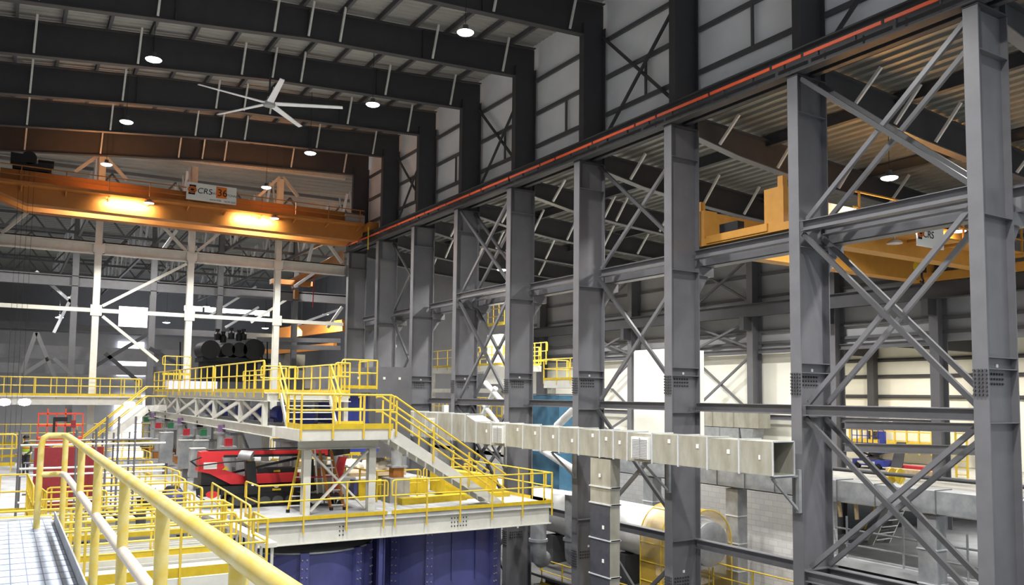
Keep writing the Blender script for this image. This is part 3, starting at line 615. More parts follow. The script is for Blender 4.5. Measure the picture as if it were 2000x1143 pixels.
# long stair from landing down to the deck (towards +X)
s = thing('long_stair', 'long white stair with yellow rails from the landing down to the working deck', 'stair', (13, 26, ZD))
xa, xb = 10.8, 15.0
for y in (25.1, 26.1):
    MB().prism([(xa, y, -1.12), (xa+.1, y, -1.12), (xb+.2, y, ZD+.02), (xb-.3, y, ZD+.02), (xa, y, -1.5)], (0, .05, 0)).build('stringer', 'white', s)
for i in range(12): MB().box(xa+.05+i*.34, 25.15, -1.3-i*.21, xa+.33+i*.34, 26.1, -1.27-i*.21).build('tread', 'galv_dk', s)
for y in (25.05, 26.2):
    for z in (1.02, .52): MB().path([(xa-.1, y, -1.1+z), (xa+.1, y, -1.1+z), (xb+.1, y, ZD+.05+z)], .034).build('stair_rail', 'yellow', s)
    for i in range(4):
        x = xa+.15+i*1.35; z = -1.1-(x-xa)*.643
        MB().bar((x, y, z-.15), (x, y, z+1.0), .05, .05).build('stair_post', 'yellow', s)
# ================================================================ working deck of the hall
XD0, XD1, YD = 6.3, 17.0, 24.85
d = thing('working_deck', 'pale dusty working deck with white edge beam and open pit in front', 'platform', (10, 38, ZD-.6))
MB().box(XD0, YD, ZD-.12, XD1, 51, ZD).build('deck_slab', 'deck', d)
MB().box(-.75, 26.9, ZD-.12, XD0, 51, ZD).build('deck_slab', 'deck', d)
MB().ib((XD0, YD+.12, ZD-.42), (XD1-.12, YD+.12, ZD-.42), .6, .3, .03, .02).build('front_beam', 'white', d)
MB().ib((XD1-.12, YD+.3, ZD-.42), (XD1-.12, 40, ZD-.42), .6, .3, .03, .02).build('side_beam', 'white', d)
for xc, nu in ((13.3, 6), (9.2, 2)):
    for i in range(nu):
        for j in range(3): q = V((xc+(i-nu/2)*.11, YD+.11, ZD-.42+(j-1)*.13)); MB().tube(q, q+V((0, -.03, 0)), .022, 6).build('splice_bolt', 'steel_dk', d)
rail('yellow guard rail on the working deck front edge, left of the landing leg', [(6.55, 26.4, ZD), (6.55, YD-.04, ZD), (10.6, YD-.04, ZD)], sp=1.4, drop=.42)
rail('yellow guard rail on the working deck front edge, right part under the long stair', [(10.75, YD-.04, ZD), (XD1-.1, YD-.04, ZD), (XD1-.1, 26.2, ZD)], sp=1.25, drop=.42)
rail('yellow guard rail on the right side of the working deck', [(XD1-.1, 25.2, ZD), (XD1-.1, 32.6, ZD)], sp=2.0)
rail('yellow guard rail box around the pit behind the long stair', [(13.6, 28.5, ZD), (15.7, 28.2, ZD), (15.9, 29.6, ZD)], sp=1.0, toe=0)
rail('yellow guard rail left of the long stair around a hole', [(11.1, 30.2, ZD), (11.5, 27.9, ZD), (13.2, 27.9, ZD)], sp=1.0, toe=0)
rail('yellow guard rail row behind the crumpled white wrap', [(11.6, 36.5, ZD+.3), (13.4, 35.8, ZD+.3), (15.6, 35.0, ZD+.3)], sp=1.0)
rail('yellow guard rail at the back right of the deck', [(13.2, 40.0, ZD+.8), (16.3, 38.2, ZD+.8)], sp=1.0)
rail('yellow guard rail behind the twin cylinders', [(10.9, 39.5, ZD+.6), (12.9, 39.2, ZD+.6)], sp=.6)
rail('yellow rail far back right of the stair, near the columns', [(15.0, 44, ZD+.6), (17.6, 43, ZD+.6)], sp=1.0)
# yellow floor machine
y_ = thing('yellow_floor_machine', 'long bright yellow low machine housing on the deck behind the stair', 'machine', (14.5, 28.5, ZD))
MB().box(12.2, 29.3, ZD+.05, 14.2, 30.2, ZD+.55).build('rear_box', 'yellow_dk', y_)
MB().prism([(14.2, 27.9, ZD+.12), (16.2, 27.6, ZD+.12), (16.3, 27.6, ZD+.75), (14.2, 27.9, ZD+1.0)], (.1, 1.5, 0)).build('hopper_box', 'yellow_dk', y_)
MB().box(14.1, 27.2, ZD, 16.6, 27.5, ZD+.16).build('kerb', 'yellow_dk', y_)
MB().prism([(11.9, 26.6, ZD), (14.6, 26.9, ZD), (14.6, 27.3, ZD), (11.9, 27.0, ZD)], (0, 0, .22)).build('front_kerb', 'yellow_dk', y_)
k = thing('yellow_box', 'small yellow cabinet left of the concrete block', 'cabinet', (11.4, 28.9, ZD)); MB().box(11.1, 28.6, ZD+.1, 11.9, 29.3, ZD+.65).build('body', 'yellow_dk', k); MB().box(11.0, 28.4, ZD, 12.0, 28.6, ZD+.12).build('step', 'yellow_dk', k)
MB().box(10.95, 28.7, ZD+.2, 11.1, 29.1, ZD+.7).build('dark_front', 'navy', k)
b = MB().box(11.75, 27.3, ZD, 12.5, 28.1, ZD+.85); one('concrete_block', b, 'conc', 'grey concrete plinth with dark streaks in front of the yellow machine', 'block')
one('concrete_block', MB().box(9.5, 29.2, ZD, 11.2, 30.6, ZD+.75), 'conc', 'wide concrete plinth under the twin cylinders', 'block')
# crumpled white wrap on timber
one('timber_pallet', MB().box(11.4, 32.3, ZD+.45, 14.6, 34.6, ZD+.6).box(11.6, 32.4, ZD, 11.8, 34.4, ZD+.45).box(14.2, 32.4, ZD, 14.4, 34.4, ZD+.45), 'wood', 'brown timber bench under the crumpled white wrap', 'bench')
b = MB()
for cx, cy, r in ((11.9, 33.2, .42), (12.6, 33.5, .5), (13.3, 33.2, .45), (13.9, 33.5, .5), (12.3, 34.0, .45), (14.3, 33.1, .3)):
    n, m_ = 14, 7; prof = [(max(.001, r*math.sin(math.pi*j/(2*m_))) , r*.95*math.cos(math.pi*j/(2*m_))) for j in range(m_+1)]
    bb = MB().lathe((cx, cy, ZD+.6), prof, n)
    for v in bb.v: f = 1+random.uniform(-.17, .17); v.x = cx+(v.x-cx)*f*1.25; v.y = cy+(v.y-cy)*f; v.z = ZD+.6+(v.z-ZD-.6)*(1+random.uniform(-.2, .1))
    b.add(bb.v, bb.f)
one('wrapped_bundle', b, 'wrap', 'crumpled white plastic wrapped bundle on the timber bench', 'bundle')
one('timber_stack', MB().box(9.3, 37, ZD+.4, 12.2, 38, ZD+.75).box(9.3, 36.6, ZD+.1, 12.0, 37, ZD+.3), 'wood', 'low stack of pale timber behind the twin cylinders', 'stack')
# hydraulic cylinders hanging in rows under the mezzanine
def cylinder(x, y, ztop, zbot, tagm, lab, r=.13, base='yellow'):
    t = thing('hydraulic_cylinder', lab, 'cylinder', (x, y, zbot), 'rows of hydraulic cylinders on the deck')
    MB().tube((x, y, zbot+.42), (x, y, ztop), r, 14).build('barrel', 'cyl', t)
    MB().box(x-r*1.7, y-r*1.7, ztop, x+r*1.7, y+r*1.7, ztop+.08).build('head_plate', 'galv_dk', t)
    if tagm: MB().box(x-.13, y-.1, ztop+.08, x+.13, y+.1, ztop+.36).build('colour_tag', tagm, t)
    MB().box(x-r*1.5, y-r*1.5, zbot+.36, x+r*1.5, y+r*1.5, zbot+.42).build('foot_flange', 'galv_dk', t)
    if base: MB().box(x-.2, y-.2, zbot, x+.2, y+.2, zbot+.36).build('amber_guard', 'orange' if base == 'yellow' else base, t)
tags = ['purple', 'black', 'redtag', 'green']; tn = {'purple': 'mauve', 'black': 'black', 'redtag': 'red', 'green': 'green'}
i = 0
for tm, X_, pts in (('purple', 7.55, ((433, 838), (353, 823), (300, 812))), ('black', 7.75, ((390, 829), (327, 817), (283, 808))), ('green', 7.4, ((397, 846), (333, 832), (286, 820))), ('redtag', 7.1, ((446, 865), (364, 845), (309, 832)))):
    for row, (a, b_) in enumerate(pts):
        q = PX(a, b_, X=X_); cylinder(X_, q.y, q.z-.2, ZD+.3, tm, 'grey hydraulic cylinder with %s tag under the mezzanine edge, %s from the near end' % (tn[tm], ['first', 'second', 'third'][row]), .15)
for row, (a, b_) in enumerate(((320, 850), (345, 842), (375, 856), (415, 862), (300, 838), (460, 850))):
    q = PX(a, b_, X=8.3); cylinder(8.3, q.y, max(q.z, -2.4), ZD+.3, None, 'plain grey hydraulic cylinder behind the tagged ones, %s counted along the mezzanine' % ORD[row].replace('nearest', 'first'), .16)
for x, y, lab in ((10.05, 29.7, 'left one of the tall twin cylinders under the landing'), (10.7, 29.8, 'right one of the tall twin cylinders under the landing'), (12.15, 27.7, 'single tall cylinder on the concrete plinth right of the landing')):
    cylinder(x, y, -1.75, ZD+(.75 if y > 28 else .85), None, 'polished '+lab, .2)
for x, y, lab in ((8.9, 30.3, 'left'), (9.6, 31.9, 'right')):
    cylinder(x, y, -1.75, ZD, None, 'thick grey cylinder behind the landing legs, %s of two' % lab, .22)
for i, (x, y, h_) in enumerate(((6.6, 34.2, 1.1), (6.9, 38.3, 1.2), (7.7, 31.2, .9), (7.1, 36.2, 1.3), (6.6, 41.5, 1.4), (8.4, 30.6, .8))):
    k = thing('control_cabinet', 'grey control cabinet among the hydraulic cylinders, %s by height on the deck' % ORD[i].replace('nearest', 'first'), 'cabinet', (x, y, ZD), 'grey cabinets among the cylinders')
    MB().box(x-.28, y-.2, ZD+.5, x+.28, y+.2, ZD+.5+h_).build('body', 'galv_dk', k); MB().box(x-.1, y-.1, ZD, x+.1, y+.1, ZD+.5).build('stand', 'steel', k)
    MB().box(x-.29, y-.22, ZD+.5+h_, x+.29, y+.22, ZD+.53+h_).build('lid', 'white', k)
for i, (x, y) in enumerate(((9.0, 33.4), (9.0, 37.6), (9.0, 42.2), (9.0, 46.8))):
    b = MB().ib((x, y, ZD), (x, y, -1.45), .25, .25, .02, .015, (0, 1, 0))
    one('support_post', b, 'white', 'pale support leg under the mezzanine, %s from the near end' % ORD[i].replace('nearest', 'first'), 'post', 'support legs under the mezzanine')
    one('bay_brace', MB().bar((x, y+.2, ZD+.1), (x, y+4.2, -1.6), .1, .12), 'galv_dk', 'slanting grey brace between mezzanine legs, %s from the near end' % ORD[i].replace('nearest', 'first'), 'brace', 'braces between mezzanine legs')
# ---------------------------------------------------------------- spider crane
_b0 = MB.build
def _bc(self, name, m, parent=None):
    for v in self.v:
        h = v.z-ZD; v.z = ZD+(h*.9 if h < .5 else .45+(h-.5)*.62); v.x = 5.5+(v.x-5.6)*1.24
    return _b0(self, name, m, parent)
MB.build = _bc
s = thing('spider_crane', 'red and black tracked mini crane parked on the working deck', 'crane', (7.4, 29.0, ZD))
Z = ZD
def trk(y0):
    n = 10; P = []
    for a in range(n+1): t = math.pi/2+math.pi*a/n; P.append((6.65+.24*math.cos(t), y0, Z+.26+.24*math.sin(t)))
    for a in range(n+1): t = -math.pi/2+math.pi*a/n; P.append((8.15+.24*math.cos(t), y0, Z+.26+.24*math.sin(t)))
    return MB().prism(P, (0, .28, 0))
for y0 in (28.3, 29.3):
    trk(y0).build('track', 'rubber', s)
    w = MB()
    for x in (6.65, 7.0, 7.35, 7.7, 8.05): w.lathe((x, y0-.02, Z+.24), [(.05, 0), (.15, 0), (.15, .03), (.05, .03)], 12, 'y')
    w.build('road_wheels', 'steel_dk', s)
MB().box(6.2, 28.35, Z+.5, 8.8, 29.5, Z+.92).build('chassis', 'black', s)
MB().box(5.75, 28.5, Z+.45, 6.2, 29.3, Z+.95).build('outrigger_head', 'black', s); MB().tube((6.0, 28.45, Z+.55), (6.0, 28.6, Z+.55), .16, 14).build('engine_cover', 'red', s)
MB().path([(5.75, 28.4, Z+.98), (5.6, 28.4, Z+.9), (5.62, 28.4, Z+.5), (5.85, 28.4, Z+.3)], .025).build('guard_loop', 'black', s)
MB().prism([(5.75, 28.7, Z+1.0), (6.75, 28.7, Z+1.0), (6.2, 28.7, Z+1.7), (5.75, 28.7, Z+1.75)], (0, .6, 0)).build('counterweight', 'black', s)
MB().prism([(5.65, 28.6, Z+1.75), (5.95, 28.6, Z+1.6), (6.5, 28.6, Z+1.0), (6.95, 28.6, Z+1.0), (6.95, 28.6, Z+1.35), (6.35, 28.6, Z+1.75), (6.2, 28.6, Z+2.75), (5.7, 28.6, Z+2.75)], (0, .5, 0)).build('slew_column', 'red', s)
MB().box(7.1, 28.6, Z+.98, 8.35, 29.4, Z+1.5).build('engine_hood', 'red', s); MB().box(7.2, 28.7, Z+1.5, 8.3, 29.3, Z+1.75).build('hood_top', 'black', s)
MB().bar((5.75, 28.8, Z+2.62), (9.35, 28.9, Z+2.55), .34, .32).build('boom', 'red', s)
MB().bar((5.9, 28.8, Z+2.83), (9.4, 28.9, Z+2.84), .28, .06).build('boom_top_strip', 'black', s)
MB().bar((6.3, 28.62, Z+2.5), (9.1, 28.72, Z+2.44), .04, .13).build('boom_side_strip', 'black', s)
MB().prism([(9.2, 28.7, Z+2.3), (9.85, 28.7, Z+2.45), (9.85, 28.7, Z+2.9), (9.2, 28.7, Z+2.88)], (0, .4, 0)).build('boom_head', 'black', s)
MB().bar((6.5, 28.9, Z+1.55), (8.6, 28.9, Z+2.35), .12, .12).build('lift_ram', 'black', s)
for x, x2, yy in ((7.0, 6.9, 28.25), (8.55, 8.5, 28.25)):
    MB().bar((x, yy, Z+.5), (x2, yy, Z+2.25), .26, .2, (0, 1, 0)).build('folded_outrigger', 'black', s)
    MB().tube((x2-.28, yy-.1, Z+2.62), (x2+.02, yy-.22, Z+2.56), .24, 18).build('outrigger_foot', 'galv_dk', s)
    MB().bar((x2, yy, Z+2.25), (x2-.1, yy, Z+2.55), .1, .1).build('foot_pin', 'yellow', s)
MB().bar((9.6, 28.6, Z+2.3), (9.35, 28.5, Z+.5), .22, .2).build('front_outrigger', 'red', s)
MB().path([(5.7, 28.5, Z+2.5), (5.45, 28.5, Z+2.3), (5.6, 28.5, Z+2.05), (6.3, 28.5, Z+2.2), (7.0, 28.5, Z+2.25)], .04).build('hose', 'rubber', s)
MB().box(5.78, 28.57, Z+1.85, 6.12, 28.6, Z+2.2).build('paper_notice', 'signw', s)
MB().prism([(6.25, 28.57, Z+1.78), (6.45, 28.57, Z+1.78), (6.35, 28.57, Z+1.98)], (0, .02, 0)).build('warning_triangle', 'yellow_dk', s)
MB().box(7.55, 28.3, Z+.62, 7.78, 28.34, Z+.72).build('warning_label', 'yellow_dk', s); MB().lathe((7.66, 28.32, Z+.83), [(0, 0), (.07, 0), (.07, .02), (0, .02)], 14, 'y').build('round_label', 'signw', s)
MB().box(7.65, 28.68, Z+1.56, 7.83, 28.7, Z+1.66).build('warning_label', 'yellow_dk', s); MB().box(6.95, 28.56, Z+1.02, 7.1, 28.6, Z+1.3).build('blue_label', 'blue', s)
p = V((6.98, 28.1, Z+1.0)); MB().lathe(p, [(0, -.03), (.04, 0), (0, .03)], 8).build('indicator_lamp', 'glow', s)
MB.build = _b0
# ladders
for (xa, ya, xb_, yb_, zt_, m_, lab) in ((7.95, 26.6, 8.55, 27.2, 2.35, 'yellow', 'yellow step ladder leaning between the mini crane and the landing leg'), (9.35, 26.5, 9.1, 27.1, 1.9, 'orange', 'orange step ladder standing behind the landing leg')):
    t = thing('step_ladder', lab, 'ladder', (xa, ya, ZD))
    dx, dy = V((xb_-xa, yb_-ya, zt_)), V((.42, -.1, 0))
    for o in (V((0, 0, 0)), dy): MB().bar(V((xa, ya, ZD))+o, V((xa, ya, ZD))+o*.85+dx, .05, .1).build('side_rail', m_, t); MB().box(xa+o.x-.05, ya+o.y-.05, ZD, xa+o.x+.05, ya+o.y+.05, ZD+.1).build('foot', 'rubber', t)
    for i in range(7): q = V((xa, ya, ZD))+dx*((i+.7)/8); MB().bar(q, q+dy*(1-.15*(i/8)), .08, .03).build('rung', 'stick', t)
    q = V((xa, ya, ZD))+dx
    for o in (V((.1, .2, 0)), dy+V((.1, .2, 0))): MB().bar(q+o*.8, V((xb_+.5, yb_+.9, ZD))+o*.8, .04, .07).build('rear_leg', 'stick', t)
# low lift cart with red rail under the landing
t = thing('tool_cart', 'low dark cart with red rail on the deck behind the landing leg', 'cart', (9.5, 27.3, ZD))
MB().box(8.85, 27.4, ZD+.22, 10.1, 28.2, ZD+.38).build('tray', 'black', t)
for x in (8.9, 10.0):
    for y in (27.45, 28.1): MB().lathe((x, y, ZD+.1), [(.02, -.03), (.1, -.03), (.1, .03), (.02, .03)], 10, 'y').build('wheel', 'rubber', t)
    MB().bar((x, 27.45, ZD+.38), (x, 27.45, ZD+1.0), .04, .04).build('post', 'redtag', t)
MB().bar((8.9, 27.45, ZD+1.0), (10.0, 27.45, ZD+1.0), .04, .04).build('red_rail', 'redtag', t)
# ---------------------------------------------------------------- blue vessels in the pit
def vessel(cx, cy, r, ztop, lab, a_list, open_=True):
    t = thing('blue_vessel', lab, 'tank', (cx, cy, ZF))
    MB().lathe((cx, cy, 0), [(r, ZF), (r, ztop), (r-.04, ztop), (r-.04, ZF)], 64).build('shell', 'navy', t)
    MB().lathe((cx, cy, 0), [(r, ztop-.05), (r+.06, ztop-.05), (r+.06, ztop), (r, ztop)], 64).build('rim', 'steel_dk' if not open_ else 'galv_dk', t)
    for a in a_list:
        a = math.radians(a); d_ = V((math.cos(a), math.sin(a), 0)); p = V((cx, cy, 0))+d_*(r+.08)
        MB().bar(p+V((0, 0, ZF)), p+V((0, 0, ztop)), .26, .16, d_).build('seam_flange', 'navy', t)
        for i in range(9):
            for sd in (-.07, .07):
                q = p+V((-d_.y, d_.x, 0))*sd+V((0, 0, ztop-.2-i*.26)); MB().tube(q+d_*.05, q+d_*.12, .022, 6).build('seam_bolt', 'galv_dk', t)
    return t
t = vessel(13.75, 28.4, 2.75, ZD-.72, 'big round dark blue tank under the right part of the working deck', (222, 246, 300), False)
for a in (262, 281):
    a = math.radians(a); d_ = V((math.cos(a), math.sin(a), 0)); p = V((13.75, 28.4, 0))+d_*2.79; MB().bar(p+V((0, 0, -6.3)), p+V((0, 0, -4.6)), .03, .06, d_).build('rib', 'navy', t)
t = vessel(8.7, 27.45, 2.25, ZD-1.05, 'open dark blue round tank in the pit, left of the big blue tank', (255, 300, 318))
for i in range(3):
    y = 26.4+i*1.1; MB().bar((6.6+.2*i, y, ZD-1.15), (10.6-.2*i, y+.3, ZD-1.15), .06, .06).build('inner_strut', 'galv_dk', t)
    MB().bar((7.2+i*1.2, 25.5, ZD-1.12), (8.4+i*1.2, 27.4, ZD-1.12), .06, .06).build('inner_strut', 'galv_dk', t)
MB().ib((10.55, 25.15, ZF), (10.55, 25.15, ZD-.72), .2, .2, .02, .02).build('blue_post', 'navy', t)
# ================================================================ main supply duct along the columns
d = thing('supply_duct', 'long galvanized square duct on brackets along the columns, open at the near end', 'duct', (17.7, 24, -2.05))
def duct_y(px, z=-1.15): return PX(px, 0, X=17.3).y if 0 else (lambda q: q.y)(min((PX(px, yy, X=17.3) for yy in range(760, 960, 4)), key=lambda q: abs(q.z-z)))
XA, XB = 17.3, 18.12
seams = [1509, 1444, 1382, 1325, 1274, 1226, 1199, 1172, 1131, 1093, 1057, 1022, 988, 960, 931]
Y_ = [15.17]+[duct_y(p) for p in seams[1:]]
def hollow(x0, y0, z0, x1, y1, z1, t=.02):
    b = MB().box(x0, y0, z0, x0+t, y1, z1).box(x1-t, y0, z0, x1, y1, z1).box(x0+t, y0, z0, x1-t, y1, z0+t).box(x0+t, y0, z1-t, x1-t, y1, z1); return b
for i, (a, b_) in enumerate(zip(Y_, Y_[1:])):
    dz = (.0, -.012, .01)[i % 3]; hollow(XA, a, -2.02+dz*.5, XB, b_, -1.13+dz).build('duct_section', 'galv', d)
yt = Y_[-1]
MB().prism([(XA, yt, -2.02), (XA, yt, -1.13), (XA, yt+1.0, -.86), (XA, yt+1.0, -2.02)], (XB-XA, 0, 0)).build('duct_transition', 'galv', d)
yy = yt+1.0; far = [yy, yy+1.25, yy+2.7, yy+4.0, yy+5.4, yy+6.7, yy+8.0]
for a, b_ in zip(far, far[1:]): MB().box(XA, a, -2.02, XB, b_, -.84).build('duct_section', 'galv', d)
for y in Y_+far[:1]+far[1:]:
    zt = -1.13 if y <= yt else -.84
    if y < 15.3: continue
    hollow(XA-.035, y-.022, -2.05, XB+.035, y+.022, zt+.035, .036).build('flange_ring', 'seam', d)
lip = MB(); lp = [(XA, 15.15, -1.13), (XB, 15.15, -1.13), (XB, 15.15, -2.02), (XA, 15.15, -2.02)]
for p, q in zip(lp, lp[1:]+lp[:1]): lip.bar(p, q, .035, .035)
lip.build('end_lip', 'seam', d)
for y0, zz in ((Y_[4]+.06, -1.25), (Y_[12]+.05, -1.23), (far[2]+.3, -1.1), (far[5]+.2, -1.1)):
    t = MB().box(XA-.12, y0, zz-.68, XA-.001, y0+.82, zz); o = t.build('side_grille', 'signw', d)
    b = MB()
    for i in range(12): b.box(XA-.135, y0+.05, zz-.64+i*.05, XA-.12, y0+.77, zz-.625+i*.05)
    b.box(XA-.14, y0+.38, zz-.66, XA-.125, y0+.42, zz-.02); b.build('louvre', 'clad3', o)
for i, y in enumerate(Y_[:-1]):
    MB().box(XA-.012, y+(.35 if i else .4), -1.62+.08*(i % 4), XA-.001, y+.46, -1.5+.08*(i % 4)).build('white_label', 'signw', d)
for k in range(1, 6):
    y = YC[k]; t = thing('duct_bracket', 'galvanized angle bracket under the square duct at the %s column from the right' % ORD[k], 'bracket', (18.2, y, -2.9), 'brackets under the square duct')
    MB().bar((XA+.05, y-.1, -2.07), (18.48, y-.1, -2.07), .07, .05).build('arm', 'galv_dk', t); MB().bar((XA+.1, y-.1, -2.1), (18.42, y-.1, -3.0), .07, .06).build('diagonal', 'galv_dk', t)
    MB().box(18.38, y-.16, -3.05, 18.49, y-.04, -1.9).build('wall_plate', 'galv_dk', t)
# vertical drop duct
d = thing('drop_duct', 'vertical duct dropping from the square duct, dark insulated in its lower part', 'duct', (17.6, 22.6, ZF))
zs = [-2.08, -3.02, -3.58, -4.75, -5.95, -7.2, ZF]
for i, (a, b_) in enumerate(zip(zs, zs[1:])):
    MB().box(17.32, 22.0, b_, 17.72, 23.1, a).build('duct_section', 'galv', d)
    if i >= 2: MB().box(17.3, 22.02, b_+.02, 17.319, 23.08, a-.02).build('dark_lining', 'foil', d)
    hollow(17.28, 21.96, b_-.02, 17.76, 23.14, b_+.02, .05).build('flange_ring', 'seam', d)
for z, y in ((-4.4, 22.3), (-5.5, 22.3), (-2.7, 22.5)): MB().box(17.285, y, z, 17.299, y+.1, z+.12).build('white_label', 'signw', d)
# rear duct in the aisle with its drops
d = thing('rear_duct', 'dull galvanized duct running along the block wall behind the columns', 'duct', (24, 22, -3.35))
ys = [10.5, 12.4, 13.0, 14.6, 16.6, 18.0, 19.5, 20.6, 22.0, 23.4, 24.5, 26.2, 28.0, 30.0, 32.0]
for a, b_ in zip(ys, ys[1:]): MB().box(23.6, a+.012, -3.32, 24.4, b_-.012, -2.66).build('duct_section', 'galv_dk', d)
for y in ys: MB().box(23.57, y-.012, -3.35, 24.43, y+.012, -2.63).build('flange_ring', 'steel', d)
for y, lab in ((22.8, 'beside the third column'), (15.0, 'in front of the dark lower floor'), (27.6, 'behind the vertical duct')):
    t = thing('branch_duct', 'vertical galvanized branch duct %s' % lab, 'duct', (24, y, ZF), 'branch ducts of the rear duct')
    for i in range(6): MB().box(23.75, y-.3, -4.42-i*1.02, 24.25, y+.3, -3.42-i*1.02).build('duct_section', 'galv_dk', t); MB().box(23.72, y-.33, -4.44-i*1.02, 24.28, y+.33, -4.4-i*1.02).build('flange_ring', 'seam', t)
    MB().box(23.6, y-.28, -8.9, 23.74, y+.28, -8.0).build('grille', 'signw', t)
# long white process pipe with amber guard
p_ = thing('process_pipe', 'large white horizontal pipe on the lower level behind the columns', 'pipe', (22, 28, -6.3))
MB().tube((22, 22.6, -5.25), (22, 38, -5.25), .98, 40).build('barrel', 'pipew', p_)
for y in (29.3, 33.5): MB().lathe((22, y, -5.25), [(.98, -.03), (1.03, -.03), (1.03, .03), (.98, .03)], 40, 'y').build('joint_ring', 'galv_dk', p_)
MB().lathe((22, 22.0, -5.25), [(.6, 0), (.8, .1), (.8, .6)], 32, 'y').build('end_cap', 'galv_dk', p_)
g_ = thing('amber_guard', 'amber mesh guard wrapped over the near end of the white pipe', 'guard', (22, 24, -7.6))
b = MB(); n = 18; P0 = []
prof = [(22+1.2*math.cos(math.pi*i/n), -5.25+1.2*math.sin(math.pi*i/n)) for i in range(n+1)]; prof = [(23.2, -7.4)]+prof+[(20.8, -7.4)]
vs = [(x, 22.3, z) for x, z in prof]+[(x, 24.6, z) for x, z in prof]; m_ = len(prof)
b.add(vs, [(i, i+1, m_+i+1, m_+i) for i in range(m_-1)]); b.build('guard_sheet', 'mesh_y', g_)
for y in (22.3, 23.45, 24.6): MB().path([(x*1.0, y, z) for x, z in prof], .025, 6).build('guard_hoop', 'yellow', g_)
for z in (-5.4, -6.1, -6.8, -7.4): MB().bar((20.79, 22.3, z), (20.79, 24.6, z), .03, .03).build('guard_bar', 'yellow', g_)
MB().bar((21.4, 22.3, -4.2), (21.4, 24.6, -4.2), .03, .03).build('guard_bar', 'yellow', g_)
for y, lab in ((26, 'near'), (31, 'far')): one('pipe_cradle', MB().box(21.2, y, ZF, 22.8, y+.6, -6.2), 'steel_dk', 'dark cradle carrying the large white pipe, %s one' % lab, 'cradle', 'pipe cradles')
for i, (x, y) in enumerate(((18.3, 27.8), (19.6, 27.3))):
    t = thing('elbow_pipe', 'grey vertical pipe with elbow under the deck end, %s one' % ('left', 'right')[i], 'pipe', (x, y, -6.8), 'vertical elbow pipes')
    MB().tube((x, y, -5.6), (x, y, -4.3 if i == 0 else -3.9), .32, 20).build('riser', 'galv_dk', t); MB().tube((x, y, -5.7), (x, y, -5.6), .38, 20).build('flange', 'galv_dk', t)
    MB().path([(x, y, -5.7), (x, y, -6.0), (x+.1, y+.1, -6.35), (x+.35, y+.3, -6.5), (x+.6, y+.5, -6.5)], .32, 16).build('elbow', 'galv_dk', t)
one('pit_cover', MB().prism([(19.9, 24, -7.6), (24.9, 24, -7.0), (24.9, 34, -7.0), (19.9, 34, -7.6)], (0, 0, -.1)), 'floor', 'dark stained sloping apron under the grey elbow pipes', 'apron')
rail('yellow guard rail on the lower level left of the vertical dark duct', [(20.0, 30.2, -8.0), (20.0, 25.3, -8.0)], sp=1.6)
rail('yellow guard rail on the lower level right of the vertical dark duct', [(20.0, 25.1, -8.0), (20.0, 23.6, -8.0)], sp=1.4)
rail('yellow guard rail along the block wall beside the second column', [(22.3, 24.2, -7.0), (22.3, 18.6, -7.0), (22.3, 17.2, -7.5)], sp=2.2)
one('lower_walkway', MB().box(19.8, 23.4, -8.25, 20.6, 30.4, -8.0), 'white', 'pale walkway edge under the yellow rails of the lower level', 'walkway')
one('timber_stack', MB().box(22.8, 18.5, -7.7, 24.6, 22.2, -7.45).box(22.9, 18.3, -7.98, 24.5, 22.0, -7.72), 'wood', 'stack of pale boards at the foot of the block wall', 'stack')
# ---------------------------------------------------------------- platforms and machines seen between the columns
def P(x, y, X): return PX(x, y, X=X)
def pbox(px0, py0, px1, py1, X, dx, z0=None):
    """box whose face lies on the plane X: pixel corners give its extents along Y and Z"""
    a, b_ = PX(px0, py0, X=X), PX(px1, py1, X=X); return MB().box(X, a.y, min(a.z, b_.z), X+dx, b_.y, max(a.z, b_.z))
a = P(985, 712, 24); b_ = P(836, 712, 24); zz = a.z
m_ = thing('maintenance_platform', 'white raised platform in the side aisle seen between the columns', 'platform', (25, 44, zz))
MB().box(24, a.y, zz-.35, 26.5, b_.y, zz).build('deck', 'white', m_)
for y in (a.y+.3, (a.y+b_.y)/2, b_.y-.3): MB().box(24.1, y-.12, ZF+6.2, 24.35, y+.12, zz-.35).build('leg', 'white', m_)
MB().box(24.1, a.y, zz-1.6, 24.3, b_.y, zz-1.35).build('lower_beam', 'white', m_)
rail('yellow guard rail on the white raised platform behind the fifth column', [(24.0, a.y, zz), (24.0, b_.y, zz)], sp=1.5)
rail('second yellow guard rail at the back of the white raised platform', [(26.4, a.y, zz), (26.4, b_.y, zz)], sp=1.2)
rail('curved yellow rail on the right end of the white raised platform', [(24.0, a.y-2.0, zz), (24.0, a.y-.2, zz), (25.2, a.y-.2, zz)], sp=.9)
a2 = P(1118, 742, 24); b2 = P(1062, 738, 24)
m2 = thing('maintenance_platform', 'lower white platform with yellow rails left of the fourth column', 'platform', (25, 32, a2.z)); MB().box(24, a2.y-1, a2.z-.4, 26, b2.y, a2.z).build('deck', 'white', m2); MB().box(24.2, b2.y-.4, -3.3, 24.5, b2.y-.1, a2.z-.4).build('leg', 'white', m2)
rail('yellow guard rail on the lower white platform left of the fourth column', [(24, a2.y-1, a2.z), (24, b2.y, a2.z), (25.6, b2.y, a2.z)], sp=1.2)
p = P(1050, 700, 26); rail('yellow guard rail in the gap beside the fifth column', [(26, p.y-1, p.z-.2), (26, p.y+1.6, p.z-.2)], sp=.7)
one('white_machine', pbox(952, 655, 975, 712, 26, 1.2), 'clad2', 'white upright machine body on the raised platform', 'machine')
one('white_machine', pbox(945, 718, 985, 750, 23, .8), 'white', 'white horizontal machine housing under the raised platform', 'machine')
